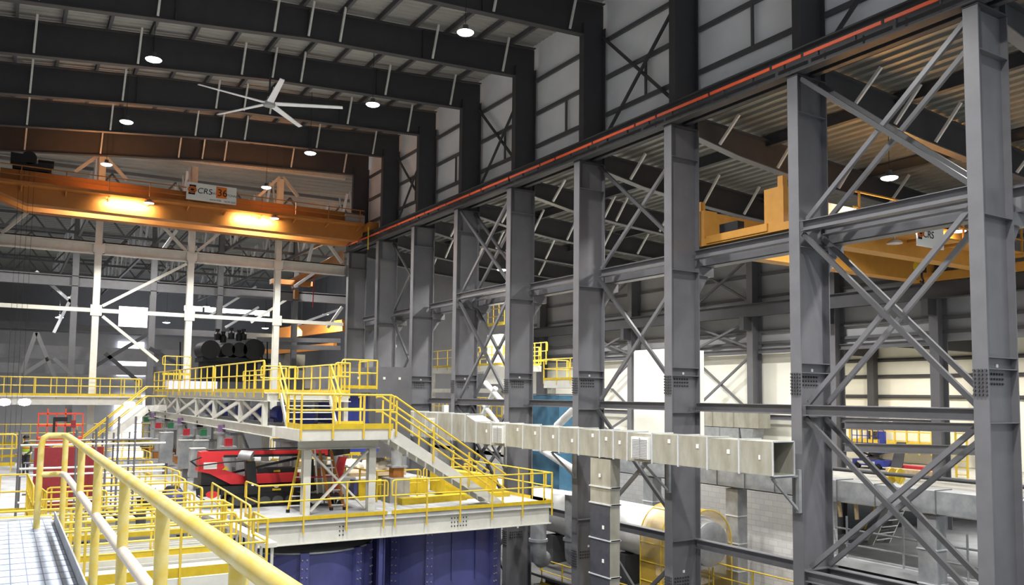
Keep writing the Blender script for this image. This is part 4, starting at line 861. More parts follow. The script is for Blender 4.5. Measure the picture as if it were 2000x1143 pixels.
t = thing('teal_cabinet', 'large dark teal cabinet behind the fourth column', 'cabinet', P(1065, 830, 22)); pbox(1036, 772, 1092, 835, 22, 1.5).build('body', 'teal', t); pbox(1036, 769, 1092, 772, 21.97, 1.56).build('top_edge', 'steel', t)
t2 = pbox(1036, 880, 1092, 960, 22, 1.2); one('teal_cabinet', t2, 'teal', 'dark teal cabinet below the square duct behind the fourth column', 'cabinet')
for i, ((x0, y0), (x1, y1), X, r, lab) in enumerate((((1166, 756), (1088, 832), 21.5, .17, 'in front of the teal cabinet, rising to the right'), ((1058, 878), (1168, 948), 21.5, .17, 'below the square duct, falling to the right'),
        ((948, 748), (982, 786), 22, .14, 'under the raised platform, falling'), ((968, 758), (940, 818), 22, .14, 'under the raised platform, rising'), ((944, 790), (975, 830), 22, .12, 'just above the square duct'), ((700, 770), (772, 676), 21, .12, 'between the far columns'))):
    one('white_tube', MB().tube(P(x0, y0, X), P(x1, y1, X), r, 14), 'pipew', 'round white brace tube %s' % lab, 'tube', 'round white brace tubes')
one('white_wall_box', MB().box(27, PX(1300, 760, X=27).y, PX(1300, 845, X=27).z-1.2, 29.5, PX(1238, 760, X=27).y, PX(1238, 685, X=27).z), 'clad2', 'tall plain white panel box left of the third column', 'panel')
rail('yellow rail cluster at the far end between the sixth and seventh columns', [(24, 50, -1.3), (24, 47, -1.3)], sp=.6)
rail('yellow rail cluster behind the braces of the sixth column', [(24, 43.4, -1.2), (24, 40.2, -1.2)], sp=.6)
one('far_machine_frame', MB().box(22.0, 44, -2.2, 23.4, 50, -1.35).box(22.4, 44.3, -1.35, 22.7, 44.6, -.6).box(22.4, 49.3, -1.35, 22.7, 49.6, -.6), 'white', 'white machine frame under the far yellow rails', 'frame')
b = thing('aisle_catwalk', 'yellow caged catwalk high in the side aisle beside the fifth column', 'catwalk', PX(968, 630, X=27)); q0, q1 = PX(985, 625, X=27), PX(953, 625, X=27)
for z in (0, .5, 1.0, 1.5): MB().bar((27, q0.y, q0.z+z-.2), (27, q1.y, q0.z+z-.2), .04, .05 if z else .2).build('rail', 'yellow_dk', b)
for i in range(4): y = q0.y+(q1.y-q0.y)*i/3; MB().bar((27, y, q0.z-.2), (27, y, q0.z+1.3), .04, .04).build('post', 'yellow_dk', b)
d = thing('wall_duct', 'galvanized duct box on the white panel wall left of the second column', 'duct', (33.6, 31, -3.3))
for a, b_ in ((29.3, 30.9), (30.93, 32.4), (32.43, 34.0)): MB().box(32.4, a, -1.5, 33.3, b_, -.7).build('duct_section', 'galv', d)
for a, b_ in ((30.6, 31.9), (31.93, 33.6)): MB().box(32.4, a, -2.5, 33.3, b_, -1.53).build('lower_section', 'galv_dk', d)
MB().prism([(32.4, 29.6, -1.53), (32.4, 30.5, -1.53), (32.4, 30.3, -2.6), (32.4, 29.8, -2.6)], (.8, 0, 0)).build('funnel', 'galv_dk', d)
# ---------------------------------------------------------------- raised aisle floor at right
for i, (py0, py1, X, lab) in enumerate(((822, 838, 32, 'upper one, before the yellow catwalk'), (866, 890, 31, 'lower one, under the yellow catwalk'))):
    one('aisle_cross_beam', MB().ib(PX(1650, py0+8, X=X), PX(1905, py0+14, X=X), .36, .25), 'steel', 'grey beam between the outer aisle columns at right, %s' % lab, 'beam')
t = thing('yellow_catwalk', 'brightly lit yellow catwalk at the back of the side aisle, right', 'catwalk', PX(1740, 858, X=40.4))
p, q = PX(1660, 862, X=40.4), PX(1845, 860, X=40.4); MB().box(40.4, q.y, p.z-.1, 41.4, p.y, p.z+.15).build('deck_edge', 'yellow', t)
for i in range(9): y = q.y+(p.y-q.y)*i/8; MB().bar((40.4, y, p.z-.5), (40.4, y, p.z+1.25), .07, .07).build('post', 'yellow', t)
for z in (.65, 1.2): MB().bar((40.4, q.y, p.z+z), (40.4, p.y, p.z+z), .06, .06).build('rail', 'yellow', t)
t = thing('caged_ladder', 'tall yellow ladder beside the second outer column at right', 'ladder', PX(1885, 955, X=36))
p, q = PX(1880, 955, X=36), PX(1880, 845, X=36)
for dy in (-.25, .25): MB().bar((36, p.y+dy, p.z), (36, p.y+dy, q.z), .07, .07).build('side_rail', 'yellow', t)
for i in range(9): MB().bar((36, p.y-.25, p.z+.3*(i+1)), (36, p.y+.25, p.z+.3*(i+1)), .04, .04).build('rung', 'yellow', t)
t = thing('scissor_lift', 'blue scissor lift on the raised aisle floor behind the braces', 'lift', PX(1700, 920, X=36.2)); LX = 36.2
p, q = PX(1665, 918, X=LX), PX(1726, 870, X=LX)
MB().box(LX, q.y, -3.2, LX+1.1, p.y, -2.9).build('base', 'blue', t)
for y in (q.y+.3, p.y-.3): MB().lathe((LX, y, -3.2), [(.03, -.05), (.14, -.05), (.14, .1), (.03, .1)], 12, 'x').build('wheel', 'rubber', t)
for s_ in (0, 1): MB().bar((LX+.3, q.y+.2, -2.9 if s_ else -2.55), (LX+.3, p.y-.2, -2.55 if s_ else -2.9), .08, .08).build('scissor_arm', 'steel_dk', t)
MB().box(LX, q.y, -2.55, LX+1.1, p.y, -2.45).build('platform', 'blue', t)
for z in (-2.1, -1.75, -1.45): MB().bar((LX, q.y, z), (LX, p.y, z), .035, .035).build('basket_rail', 'blue', t)
for k_ in range(7): y = q.y+(p.y-q.y)*k_/6; MB().bar((LX, y, -2.45), (LX, y, -1.45), .035, .035).build('basket_post', 'blue', t)
MB().box(LX-.03, q.y, -2.45, LX+.2, q.y+.22, -1.5).build('control_post', 'blue', t); MB().box(LX-.02, q.y+.5, -3.12, LX-.001, p.y-.3, -2.98).build('white_stripe', 'signw', t)
a, b_ = PX(1752, 921, X=36.9), PX(1825, 924, X=36.9)
one('red_bundle', MB().box(36.6, b_.y, -3.35, 37.2, a.y, -3.08), 'redtag', 'low red bundle lying on the raised aisle floor', 'bundle')
a, b_ = PX(1735, 930, X=35), PX(1850, 936, X=35)
one('timber_stack', MB().box(34.8, b_.y, -3.35, 35.3, a.y, -3.1), 'wood', 'pale timber lying before the red bundle', 'stack')
one('dark_board', MB().prism([(36.4, q.y-.15, -3.35), (36.4, q.y-.75, -3.35), (37.0, q.y-.6, -2.0), (37.0, q.y-.15, -2.0)], (.08, 0, 0)), 'steel_dk', 'dark board leaning beside the blue scissor lift', 'board')
t = thing('yellow_reel', 'small yellow cable reel stand on the raised floor edge', 'reel', PX(1750, 945, X=30)); p = PX(1750, 930, X=30)
MB().lathe((p.x, p.y-.2, p.z), [(.05, 0), (.3, 0), (.3, .05), (.12, .06), (.12, .34), (.3, .35), (.3, .4), (.05, .4)], 18, 'y').build('spool', 'yellow_dk', t)
for s_ in (-.3, .3): MB().bar((p.x, p.y+s_, p.z), (p.x-.4, p.y+s_*1.6, -3.35), .05, .05).build('leg', 'yellow', t)
one('edge_pipe', MB().tube((25.3, 8, -2.45), (25.3, 21.5, -2.45), .07, 10), 'steel_dk', 'dark pipe rail along the edge of the raised aisle floor', 'pipe')
t = thing('lower_stair', 'small white stair with yellow rails down to the pale lower floor', 'stair', (29, 20, -6.5)); A, B_ = PX(1735, 985, X=28), PX(1690, 1085, X=28)
for dx in (0, 1.0): MB().bar((28+dx, A.y, A.z), (28+dx, B_.y, B_.z), .05, .22).build('stringer', 'white', t); MB().path([(28+dx, A.y, A.z+1), (28+dx, B_.y, B_.z+1), (28+dx, B_.y+.35, B_.z+1)], .035).build('stair_rail', 'yellow', t)
for i in range(8): k = (i+.5)/8; q = V((28, A.y, A.z)).lerp(V((28, B_.y, B_.z)), k); MB().box(28.03, q.y-.14, q.z-.02, 29, q.y+.14, q.z+.02).build('tread', 'galv_dk', t)
for i, (x0, y0, x1, y1) in enumerate(((1632, 885, 1640, 935), (1668, 900, 1672, 940))): one('timber_prop', MB().bar(PX(x0+2, y0+60, X=25.1), PX(x1+2, y1+75, X=25.1), .08, .12), 'wood', 'short timber prop hanging under the rear duct, %s one' % ('left', 'right')[i], 'prop')
for i, z in enumerate((-4.95, -4.45)): one('tube_rail', MB().tube((25.07, 8, z), (25.07, 19.2, z), .035, 8), 'galv_dk', 'thin grey tube rail before the pale lower floor, %s' % ('lower', 'upper')[i], 'rail')
for i, y in enumerate((10.5, 12.5, 14.5, 16.6, 18.7)): one('tube_post', MB().tube((25.0, y, -5.4), (25.0, y, -4.0), .035, 8), 'galv_dk', 'thin grey tube post before the pale lower floor, %s from the right' % ORD[i].replace('nearest', 'first'), 'post', 'thin tube posts on the lower floor')
# wall fittings of the annex
for i, z in enumerate((2.2, 1.3, .2)): one('annex_pipe', MB().tube((41.55, 10, z), (41.55, 39.8, z), .1, 8), 'steel_dk', 'dark pipe along the annex wall, %s' % ('top', 'middle', 'bottom')[i], 'pipe', 'dark pipes on the annex wall')
for i, y in enumerate((17, 23, 29, 35)): one('annex_column', MB().box(41.0, y-.2, -3.34, 41.4, y+.2, 3), 'steel_dk', 'dark column at the annex wall, %s from the right' % ORD[i].replace('nearest', 'first'), 'column', 'annex wall columns'); one('annex_beam', MB().box(34.7, y-.12, 2.4, 41.6, y+.12, 3.0), 'steel_dk', 'dark roof beam of the annex, %s from the right' % ORD[i].replace('nearest', 'first'), 'beam', 'annex roof beams')
# ---------------------------------------------------------------- side aisle crane
c = thing('aisle_crane', 'orange double girder crane in the side aisle at right', 'crane', (27, 19, 5.0))
for y0, nm in ((20.35, 'far_girder'), (17.1, 'near_girder')):
    MB().prism([(20.6, y0, 5.35), (22.5, y0, 4.95), (32.0, y0, 4.95), (33.2, y0, 5.3), (33.2, y0, 6.1), (20.6, y0, 6.3)], (0, .55, 0)).build(nm, 'orange2', c)
MB().box(19.98, 15.6, 5.12, 20.42, 21.3, 5.36).build('end_truck', 'orange2', c); MB().box(19.94, 17.6, 5.18, 19.98, 20.2, 5.42).build('truck_plate', 'orange2', c)
MB().box(20.0, 17.0, 5.36, 20.6, 17.75, 6.5).build('truck_post', 'orange2', c); MB().box(20.0, 20.35, 5.36, 20.6, 21.0, 6.35).build('truck_post', 'orange2', c)
MB().box(20.1, 17.1, 6.5, 20.3, 17.3, 6.85).build('stop', 'orange2', c); MB().box(20.1, 20.6, 6.35, 20.3, 20.9, 6.7).build('stop', 'orange2', c)
MB().box(33.0, 15.6, 5.0, 33.5, 21.3, 5.35).build('end_truck', 'orange2', c); MB().box(20.05, 18.9, 5.4, 20.35, 19.7, 5.75).build('drive_motor', 'black', c)
MB().box(22.3, 16.2, 5.5, 33, 17.099, 5.55).build('walkway', 'orange2', c)
for i in range(6): MB().bar((22.6+i*1.9, 16.2, 5.45), (22.6+i*1.9, 17.09, 5.45), .12, .08).build('walkway_bracket', 'orange2', c); MB().bar((22.6+i*1.9, 16.25, 5.5), (22.6+i*1.9, 16.25, 6.5), .06, .06).build('walkway_post', 'orange2', c)
for z in (6.0, 6.5): MB().bar((22.3, 16.25, z), (33, 16.25, z), .05, .05).build('walkway_rail', 'orange2', c)
p = PX(1803, 460, Y=16.1); crane_sign((p.x-.25, 16.15, p.z-.35), (1, 0, 0), (0, 0, 1), 1.5, .75, 'white maker sign on the walkway of the side aisle crane', False)
t = thing('crane_floodlight', 'switched off floodlight under the side aisle crane walkway', 'lamp', PX(1747, 476, Y=16.6)); p = PX(1747, 476, Y=16.6)
MB().lathe(p, [(.0, -.02), (.26, 0), (.2, .08), (.05, .16)], 18).build('housing', 'lamp_body', t); MB().tube(p+V((0, 0, .15)), V((p.x, p.y, 5.5)), .03, 6).build('stem', 'lamp_body', t)
p = PX(1872, 452, Y=16.5); t = thing('crane_floodlight', 'brightly shining floodlight of the side aisle crane beside the nearest column', 'lamp', p)
MB().lathe(p, [(.05, .2), (.2, .1), (.26, 0)], 18).build('housing', 'lamp_body', t); MB().lathe(p, [(0, -.012), (.24, -.012), (.24, 0)], 18).build('lens', 'glow', t); MB().tube(p+V((0, 0, .2)), V((p.x, 16.3, p.z+.6)), .02, 6).build('stem', 'lamp_body', t)
l = area_light(p+V((0, -.1, -.05)), 60, .2, (1, .9, .65), 2.2); l.rotation_euler = (math.radians(75), 0, 0)
h = thing('crane_hook', 'black and yellow hook block hanging from the side aisle crane', 'hook', PX(1800, 545, Y=18.6)); p = PX(1800, 520, Y=18.6)
MB().box(p.x-.15, p.y-.1, p.z-.25, p.x+.15, p.y+.1, p.z+.2).build('block', 'black', h); MB().lathe((p.x-.17, p.y, p.z), [(.0, 0), (.24, 0), (.24, .06), (0, .06)], 16, 'x').build('sheave_cover', 'yellow_dk', h)
MB().path([(p.x, p.y, p.z-.25), (p.x, p.y, p.z-.42), (p.x+.1, p.y, p.z-.55), (p.x, p.y, p.z-.66), (p.x-.1, p.y, p.z-.58)], .04).build('hook', 'black', h)
for dx in (-.08, .08): MB().tube((p.x+dx, p.y, p.z+.2), (p.x+dx, p.y, 6.2), .012, 5).build('rope', 'cable', h)
MB().box(p.x-.5, 17.4, 6.2, p.x+.5, 20.5, 6.6).build('trolley', 'black', h)
# ================================================================ camera platform in the foreground
g = thing('near_platform', 'galvanized grating platform in the lower left foreground', 'platform', (-.3, 6, -1.66))
MB().box(-1.9, -2, -1.645, .62, 12.2, -1.63).build('grating_sheet', 'grating', g)
b = MB()
for i in range(20): x = -1.86+i*.125; b.box(x-.004, -2, -1.63, x+.004, 12.2, -1.628)
b.build('bearing_bars', 'bars', g)
b = MB()
for i in range(48): y = -1.9+i*.3; b.box(-1.9, y-.006, -1.63, .62, y+.006, -1.6275)
b.build('cross_bars', 'bars', g)
MB().box(.625, -2, -1.72, .64, 11.9, -1.5).build('toe_plate', 'galv_dk', g); MB().box(-1.9, 12.2, -1.85, .62, 12.25, -1.6).build('end_plate', 'white', g)
h = thing('near_handrail', 'thick worn yellow handrail running past the camera in the foreground', 'handrail', (.67, 6, -1.7))
zt, zm, X_ = -.54, -1.0, .69
MB().path([(.42, 11.42, -1.7), (.43, 11.42, -.66), (.45, 11.42, -.57), (.5, 11.42, zt), (.6, 11.43, zt), (.66, 11.4, zt), (X_, 11.25, zt), (X_, 9, zt), (X_, 6, zt), (X_, 3, zt), (X_, .6, zt)], .036, 14).build('top_rail', 'worn', h)
MB().path([(.43, 11.42, zm), (.6, 11.43, zm), (.66, 11.4, zm)], .034, 12).build('mid_rail', 'worn', h)
MB().path([(.66, 11.4, zm), (X_, 11.2, zm), (X_, 8, zm), (X_, 4, zm), (X_, .6, zm)], .034, 12).build('pale_mid_rail', 'greyrail', h)
for px, py in ((128, 850), (159, 872), (193, 895), (240, 932), (312, 985), (462, 1090)):
    y = PX(px, py, Z=zt).y; MB().tube((X_-.0, y, -1.72), (X_-.0, y, zt-.02), .033, 14).build('post', 'worn', h)
for y in (1.6, .9): MB().tube((X_, y, -1.72), (X_, y, zt-.02), .033, 14).build('post', 'worn', h)
# ================================================================ lower platforms at left, level with the working deck
f = thing('service_platform', 'service platform with yellow kick plates below the foreground handrail', 'platform', (2, 20, ZD-.5))
MB().box(-2.2, 18.45, ZD-.06, 5.05, 19.6, ZD).build('deck_plate', 'grating', f); MB().box(-2.2, 18.35, ZD-.5, 5.1, 18.44, ZD-.02).build('front_beam', 'white', f); MB().box(-2.2, 19.62, ZD-.3, 5.05, 19.72, ZD).build('rear_beam', 'white', f)
MB().box(5.06, 18.45, ZD-.5, 5.12, 21.8, ZD).build('end_beam', 'white', f)
MB().box(-2.2, 21.0, ZD-.06, 5.05, 21.9, ZD).build('deck_plate', 'grating', f); MB().box(-2.2, 20.9, ZD-.4, 5.05, 20.98, ZD).build('mid_beam', 'white', f)
rail('yellow guard rail nearest below the foreground handrail, with rounded right end', [(-2, 18.35, ZD), (5.05, 18.35, ZD), (5.05, 19.6, ZD)], sp=1.7, drop=.4, toe=.2)
rail('second yellow guard rail on the service platform, behind the nearest one', [(-2, 19.65, ZD), (4.7, 19.65, ZD)], sp=1.9, toe=0)
rail('third yellow guard rail on the service platform', [(-2, 20.95, ZD), (4.9, 20.95, ZD), (4.9, 21.9, ZD)], sp=1.6, toe=.13)
rail('fourth yellow guard rail behind the cable trays', [(-2, 22.0, ZD), (5.0, 22.0, ZD)], sp=1.8, toe=0)
rail('sloping yellow rail beside the white gangway', [(5.25, 20.6, ZD-.0), (5.55, 26.4, ZD)], sp=1.1, toe=0)
rail('yellow rail around the left deck opening, front edge', [(1.2, 26.85, ZD), (4.9, 26.85, ZD), (5.0, 25.0, ZD)], sp=1.4)
rail('yellow rail around the left deck opening, back edge', [(2.6, 29.2, ZD), (5.0, 29.2, ZD), (5.0, 27.6, ZD)], sp=1.2)
rail('yellow rail square beside the mini crane', [(3.0, 32.5, ZD), (5.2, 32.5, ZD), (5.3, 30.3, ZD)], sp=1.1)
rail('yellow rail further back left of the cylinders', [(2.2, 37.5, ZD), (5.0, 37.5, ZD), (5.1, 35.0, ZD)], sp=1.1)
rail('yellow rail further back in the middle of the left deck', [(3.9, 42.5, ZD), (5.8, 42.5, ZD), (5.8, 40.5, ZD)], sp=1.0)
rail('yellow rail box at the left picture edge', [(-.6, 28.0, ZD+.3), (.75, 28.0, ZD+.3), (.8, 24.5, ZD+.3)], sp=.9)
rail('upper yellow rail at the left picture edge', [(-.8, 33.5, ZD+1.2), (.5, 33.5, ZD+1.2)], sp=.9)
rail('yellow loop rail left of the dark red board', [(1.0, 27.6, ZD), (1.15, 25.6, ZD), (2.6, 25.6, ZD)], sp=.5)
rail('yellow rail before the dark red board', [(.9, 24.0, ZD), (4.6, 24.0, ZD)], sp=1.5, toe=.1)
g2 = thing('white_gangway', 'white beam gangway with upright bars left of the working deck front', 'gangway', (5.7, 24, ZD))
MB().bar((5.5, 26.8, ZD+.1), (6.0, 21.4, ZD-.05), .3, .12).build('top_beam', 'white', g2); MB().bar((5.15, 26.6, ZD-.3), (5.5, 20.6, ZD-.45), .3, .1).build('low_beam', 'white', g2)
for i in range(14): k = i/13; q = V((5.62, 26.6, ZD)).lerp(V((6.08, 21.6, ZD-.1)), k); MB().bar(q, q-V((0, 0, 1.0)), .04, .07).build('upright_bar', 'white', g2)
for i, (y, x0, x1) in enumerate(((20.3, -1, 4.8), (22.6, -1, 4.9), (23.3, .5, 4.9))):
    t = thing('cable_tray', 'white ladder type cable tray among the yellow rails, %s' % ('nearest', 'middle', 'farthest')[i], 'tray', (2, y, ZD-.3), 'cable trays among the yellow rails')
    for dy in (0, .4): MB().box(x0, y+dy, ZD-.25, x1, y+dy+.03, ZD-.1).build('side_rail', 'white', t)
    for j in range(int((x1-x0)/.45)): MB().box(x0+.2+j*.45, y+.03, ZD-.22, x0+.24+j*.45, y+.4, ZD-.18).build('rung', 'galv_dk', t)
t = thing('hydraulic_unit', 'cluttered grey and black hydraulic unit between the yellow rails at left', 'unit', (2.8, 23, ZD-.3))
MB().box(1.6, 24.4, ZD-.1, 4.4, 25.4, ZD+.1).build('base', 'galv_dk', t)
for i in range(5): MB().tube((1.9+i*.5, 24.9, ZD+.1), (1.9+i*.5, 24.9, ZD+.55), .13, 12).build('pump', 'steel_dk' if i % 2 else 'galv_dk', t); MB().path([(1.9+i*.5, 24.7, ZD+.5), (2.0+i*.5, 24.5, ZD+.65), (2.3+i*.5, 24.5, ZD+.4)], .03).build('hose', 'rubber', t)
for i, (x, y) in enumerate(((4.25, 29.9), (5.05, 29.7), (5.2, 30.9))):
    t = thing('covered_valve', 'dark covered valve head behind the yellow rails, %s of three' % ('left', 'middle', 'right')[i], 'valve', (x, y, ZD), 'dark covered valve heads')
    MB().lathe((x, y, ZD+.05), [(.05, 0), (.3, .02), (.34, .3), (.2, .5), (.02, .52)], 16).build('cover', 'rubber' if i != 1 else 'navy', t); MB().tube((x, y, ZD), (x, y, ZD+.05), .2, 10).build('foot', 'steel', t)
one('red_board', MB().box(.95, 30.0, ZD+.05, 2.9, 30.12, ZD+2.0), 'redpanel', 'dark red board screen behind the foreground handrail posts', 'board')
s = thing('scaffold', 'grey tube scaffold around the dark red board', 'scaffold', (2, 29, ZD))
for px in (36, 148, 186, 206, 229, 262):
    p = PX(px, 900, Y=29.0); MB().tube((p.x, 29.0, ZD), (p.x, 29.0, ZD+(2.6 if px < 200 else 3.0)), .035, 8).build('standard', 'steel', s); MB().tube((p.x+.1, 31.2, ZD), (p.x+.1, 31.2, ZD+2.4), .03, 8).build('standard', 'steel', s)
for z in (.45, 1.25, 1.45, 2.15): MB().tube((.55, 29.0, ZD+z), (4.6, 29.0, ZD+z), .03, 8).build('ledger', 'stick', s); MB().tube((.7, 31.2, ZD+z), (4.7, 31.2, ZD+z), .03, 8).build('ledger', 'steel', s)
MB().box(2.6, 31.0, ZD+2.16, 4.5, 31.3, ZD+2.2).build('boards', 'galv_dk', s)
# orange red scissor lift at the far left
t = thing('scissor_lift', 'orange red scissor lift with raised basket at the far left', 'lift', (2.4, 44, ZD))
xa, xb, yy = 1.5, 3.35, 44.5
MB().box(xa, yy, -2.55, xb, yy+1.2, -2.2).build('platform', 'redlift', t); MB().box(xa, yy, ZD+.15, xb, yy+1.2, ZD+.6).build('chassis', 'redlift', t)
for z in (-1.65, -1.1): MB().bar((xa, yy, z), (xb, yy, z), .05, .05).build('basket_rail', 'redlift', t); MB().bar((xa, yy+1.2, z), (xb, yy+1.2, z), .05, .05).build('basket_rail', 'redlift', t)
for i in range(6): x = xa+(xb-xa)*i/5; MB().bar((x, yy, -2.2), (x, yy, -1.1 if i not in (1, 3) else -.85), .05, .05).build('basket_post', 'redlift', t)
for a, b_ in (((xa+.2, ZD+.6), (xb-.2, -2.55)), ((xb-.2, ZD+.6), (xa+.2, -2.55))): MB().bar((a[0], yy+.3, a[1]), (b_[0], yy+.3, b_[1]), .1, .12).build('scissor_arm', 'redlift', t)
for x in (xa+.25, xb-.25): MB().lathe((x, yy+.1, ZD+.2), [(.03, -.12), (.2, -.12), (.2, .08), (.03, .08)], 14, 'y').build('wheel', 'rubber', t)
MB().box(xa+.55, yy-.04, -2.2, xa+1.25, yy+.3, -1.95).build('control_box', 'black', t); MB().box(xa+.6, yy-.04, -1.45, xa+1.2, yy+.1, -1.25).build('toolbox', 'black', t)
MB().bar((xa+.65, yy, -1.3), (xa+.65, yy, -1.95), .1, .1).build('bracket', 'black', t); MB().box(xb-.5, yy-.05, -1.75, xb-.3, yy+.1, -1.4).build('pendant', 'redpanel', t)
# far left stair down from the end walkway
t = thing('end_stair', 'grey stair with yellow rails rising to the far walkway at left', 'stair', (5, 47.5, -3.6))
for y in (47.4, 48.3):
    MB().bar((3.7, y, -3.4), (6.6, y, -.9), .06, .3).build('stringer', 'white', t); MB().bar((6.6, y, -.9), (7.5, y, -.85), .06, .3).build('stringer', 'white', t)
    for z in (1.0, .5): MB().path([(3.6, y, -3.4+z), (6.55, y, -.75+z), (7.5, y, -.75+z)], .04).build('stair_rail', 'yellow', t)
for i in range(12): k = (i+.5)/12; MB().box(3.7+2.9*k-.12, 47.43, -3.45+2.5*k, 3.7+2.9*k+.12, 48.3, -3.42+2.5*k).build('tread', 'galv_dk', t)
rail('yellow guard rail left of the scissor lift', [(-.6, 46.5, -3.2), (.9, 46.5, -3.2), (.95, 44.5, -3.2)], sp=.7)
rail('yellow guard rail running behind the scissor lift', [(1.2, 46.8, -3.5), (6.8, 46.8, -3.5)], sp=1.3)
rail('yellow guard rail behind the foreground handrail top, far', [(2.0, 41.5, -3.5), (4.0, 41.5, -3.5)], sp=1.0)
for i, (px, yb) in enumerate(((8, 785), (48, 785), (253, 790))):
    p = PX(px, yb, Y=47); t = thing('work_light', 'bright work light under the far walkway, %s from the left' % ORD[i].replace('nearest', 'first'), 'lamp', p, 'work lights under the far walkway')
    MB().lathe(p, [(0, -.2), (.22, -.15), (.28, 0), (.22, .12), (0, .16)], 16).build('lens', 'glow', t); MB().tube(p+V((0, 0, .16)), V((p.x, p.y+2.5, -.75)), .015, 5).build('stem', 'cable', t)
# ---------------------------------------------------------------- worker
def skin(name, nodes, edges, m, parent, sub=2):
    me = bpy.data.meshes.new(name); w = wpos(parent); me.from_pydata([V(n[:3])-w for n in nodes], edges, []); o = bpy.data.objects.new(name, me); C.objects.link(o)
    sk = o.modifiers.new('s', 'SKIN'); sk.use_smooth_shade = True; sb = o.modifiers.new('b', 'SUBSURF'); sb.levels = sb.render_levels = sub
    for i, n in enumerate(nodes): me.skin_vertices[0].data[i].radius = (n[3], n[3] if len(n) < 5 else n[4])
    me.skin_vertices[0].data[0].use_root = True
    bpy.context.view_layer.update(); dg = bpy.context.evaluated_depsgraph_get(); nm = bpy.data.meshes.new_from_object(o.evaluated_get(dg)); bpy.data.objects.remove(o)
    nm.materials.clear(); nm.materials.append(M[m]); o = bpy.data.objects.new(name, nm); C.objects.link(o); o.parent = parent; return o
wx, wy, wz = 1.03, 42.5, ZD
p = thing('person', 'person in dark hat and lime vest with silver bands, standing at far left', 'person', (wx, wy, wz))
N = lambda dx, dy, dz, r, r2=None: (wx+dx, wy+dy, wz+dz, r, r2 or r)
nodes = [N(0, 0, .95, .13, .15), N(.0, 0, 1.15, .14, .16), N(-.02, 0, 1.36, .14, .18), N(-.03, 0, 1.5, .06), N(-.05, 0, 1.6, .085, .09), N(-.06, 0, 1.68, .1),
         N(0, -.1, .88, .095), N(-.02, -.11, .5, .065), N(.0, -.11, .1, .045), N(-.14, -.11, .05, .035),
         N(0, .1, .88, .095), N(.04, .11, .5, .065), N(.06, .11, .1, .045), N(-.08, .11, .05, .035),
         N(-.02, -.2, 1.4, .06), N(-.05, -.26, 1.14, .05), N(-.25, -.2, 1.02, .038), N(-.36, -.17, 1.03, .032),
         N(-.02, .2, 1.4, .06), N(-.05, .26, 1.14, .05), N(-.25, .2, 1.04, .038), N(-.36, .17, 1.05, .032)]
edges = [(0, 1), (1, 2), (2, 3), (3, 4), (4, 5), (0, 6), (6, 7), (7, 8), (8, 9), (0, 10), (10, 11), (11, 12), (12, 13), (2, 14), (14, 15), (15, 16), (16, 17), (2, 18), (18, 19), (19, 20), (20, 21)]
body = skin('body', nodes, edges, 'cloth', p)
hd = MB().lathe((wx-.06, wy, wz+1.66), [(.001, -.14), (.06, -.12), (.085, -.05), (.09, .03)], 16); hd.build('face', 'skin', p)
nose = MB().tube((wx-.14, wy, wz+1.64), (wx-.17, wy, wz+1.62), .018, 6); nose.build('nose', 'skin', p)
hat = MB().lathe((wx-.05, wy, wz+1.69), [(.15, 0), (.125, .015), (.125, .05), (.1, .12), (.04, .155), (.001, .16)], 20); hat.build('hard_hat', 'black', p)
for sy in (-1, 1):
    for i in range(4): b = wy+sy*(.155+.012*i); MB().path([(wx-.37, b, wz+1.03), (wx-.42, b, wz+1.02), (wx-.45, b, wz+.985-.004*i)], .009, 6).build('finger', 'skin', p)
    MB().path([(wx-.36, wy+sy*.145, wz+1.05), (wx-.4, wy+sy*.13, wz+1.07)], .01, 6).build('thumb', 'skin', p)
def shell(z0, z1, r, ry, m, nm):
    n = 20; vs = []
    for z, k in ((z0, 1), ((z0+z1)/2, 1.04), (z1, .95)):
        for i in range(n): a = 2*math.pi*i/n; vs.append((wx-.01+r*k*math.cos(a), wy+ry*k*math.sin(a), wz+z))
    MB().add(vs, [(j*n+i, j*n+(i+1) % n, (j+1)*n+(i+1) % n, (j+1)*n+i) for j in range(2) for i in range(n)]).build(nm, m, p)
shell(.98, 1.44, .185, .235, 'vestg', 'vest'); shell(1.02, 1.1, .192, .245, 'refl', 'silver_band'); shell(1.25, 1.31, .192, .245, 'vest', 'orange_band')
p.rotation_euler.z = .95
LP, WORLD, EXPO = 950, .6, 0.42
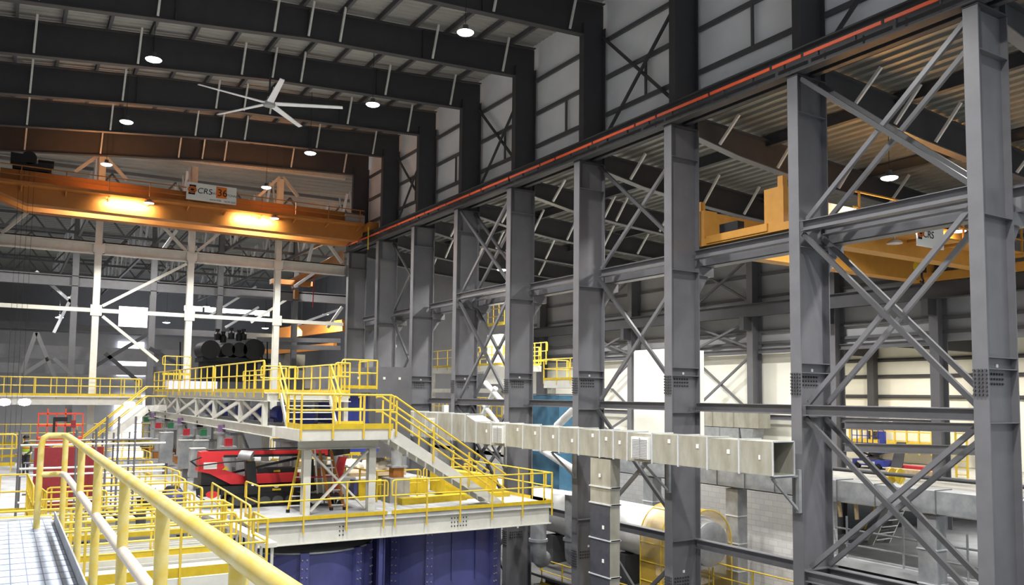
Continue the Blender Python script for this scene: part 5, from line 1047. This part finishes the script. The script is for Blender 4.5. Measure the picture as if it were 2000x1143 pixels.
# ================================================================ light
for x, y, lab in ((300, 116, 'near left'), (247, 238, 'middle left'), (208, 321, 'far left above crane'), (728, 204, 'second on the right'), (606, 299, 'third on the right'), (520, 366, 'farthest right above crane'), (909, 63, 'nearest on the right')):
    p = PX(x, y, Z=12); high_bay(p, 'glowing round high bay lamp, %s under the main roof' % lab, curve(p.x, RTP)-12.2, .28, LP)
# same rows continue out of view towards the camera
for x in (4.1, 12.5):
    for y in (23.7, 15.5, 7.3, -.9):
        if (x, y) == (12.5, 23.7): continue
        area_light((x, y, 12), LP)
p = PX(1737, 347, Z=7.3); high_bay(p, 'glowing round lamp hanging in the side aisle near the right edge', 1.6, .27, LP*1.0)
p = PX(980, 527, Z=7.2); high_bay(p, 'glowing lamp in the side aisle seen between the braces', 1.6, .27, LP*1.0)
for x, y in ((22.3, 11), (22.3, 24.5), (22.3, 31), (22.3, 38), (29, 9), (29, 26), (29, 36), (29, 44)): area_light((x, y, 7.3), LP*.6)
for x, y, lab in ((140, 581, 'upper one left of the white post'), (116, 620, 'lower one left of the white post'), (325, 630, 'beside the bright openings'), (403, 599, 'above the black machinery'), (518, 641, 'right of the black machinery'), (636, 614, 'near the colonnade')):
    p = PX(x, y, Y=84); high_bay(p, 'small lamp in the far hall, %s' % lab, 3, .33, LP*1.0)
for x, y in ((0, 58), (8, 60), (14, 70), (2, 74), (10, 88), (20, 60)): area_light((x, y, 10.5), LP*.8, spread=math.pi)  # unseen fill lights without fixtures, added to brighten the far hall
for x, y in ((37, 14), (38, 20), (38, 26), (37, 32)): area_light((x, y, 2.2), 300, col=(1, .93, .82), spread=math.pi)  # added fill lights, no lamps here, to brighten the annex wall
for x, y in ((33, 15), (38, 11)): area_light((x, y, -3.7), 750, spread=math.pi)  # added fill lights under the slab, to brighten the pale lower floor
w = bpy.data.worlds.new('world'); bpy.context.scene.world = w; w.use_nodes = True
w.node_tree.nodes['Background'].inputs[0].default_value = (.9, .95, 1, 1); w.node_tree.nodes['Background'].inputs[1].default_value = WORLD
vs = bpy.context.scene.view_settings; bpy.context.scene.display_settings.display_device = 'sRGB'
vs.view_transform = 'Standard'; vs.look = 'None'; vs.gamma = 1; vs.exposure = EXPO; vs.use_curve_mapping = False
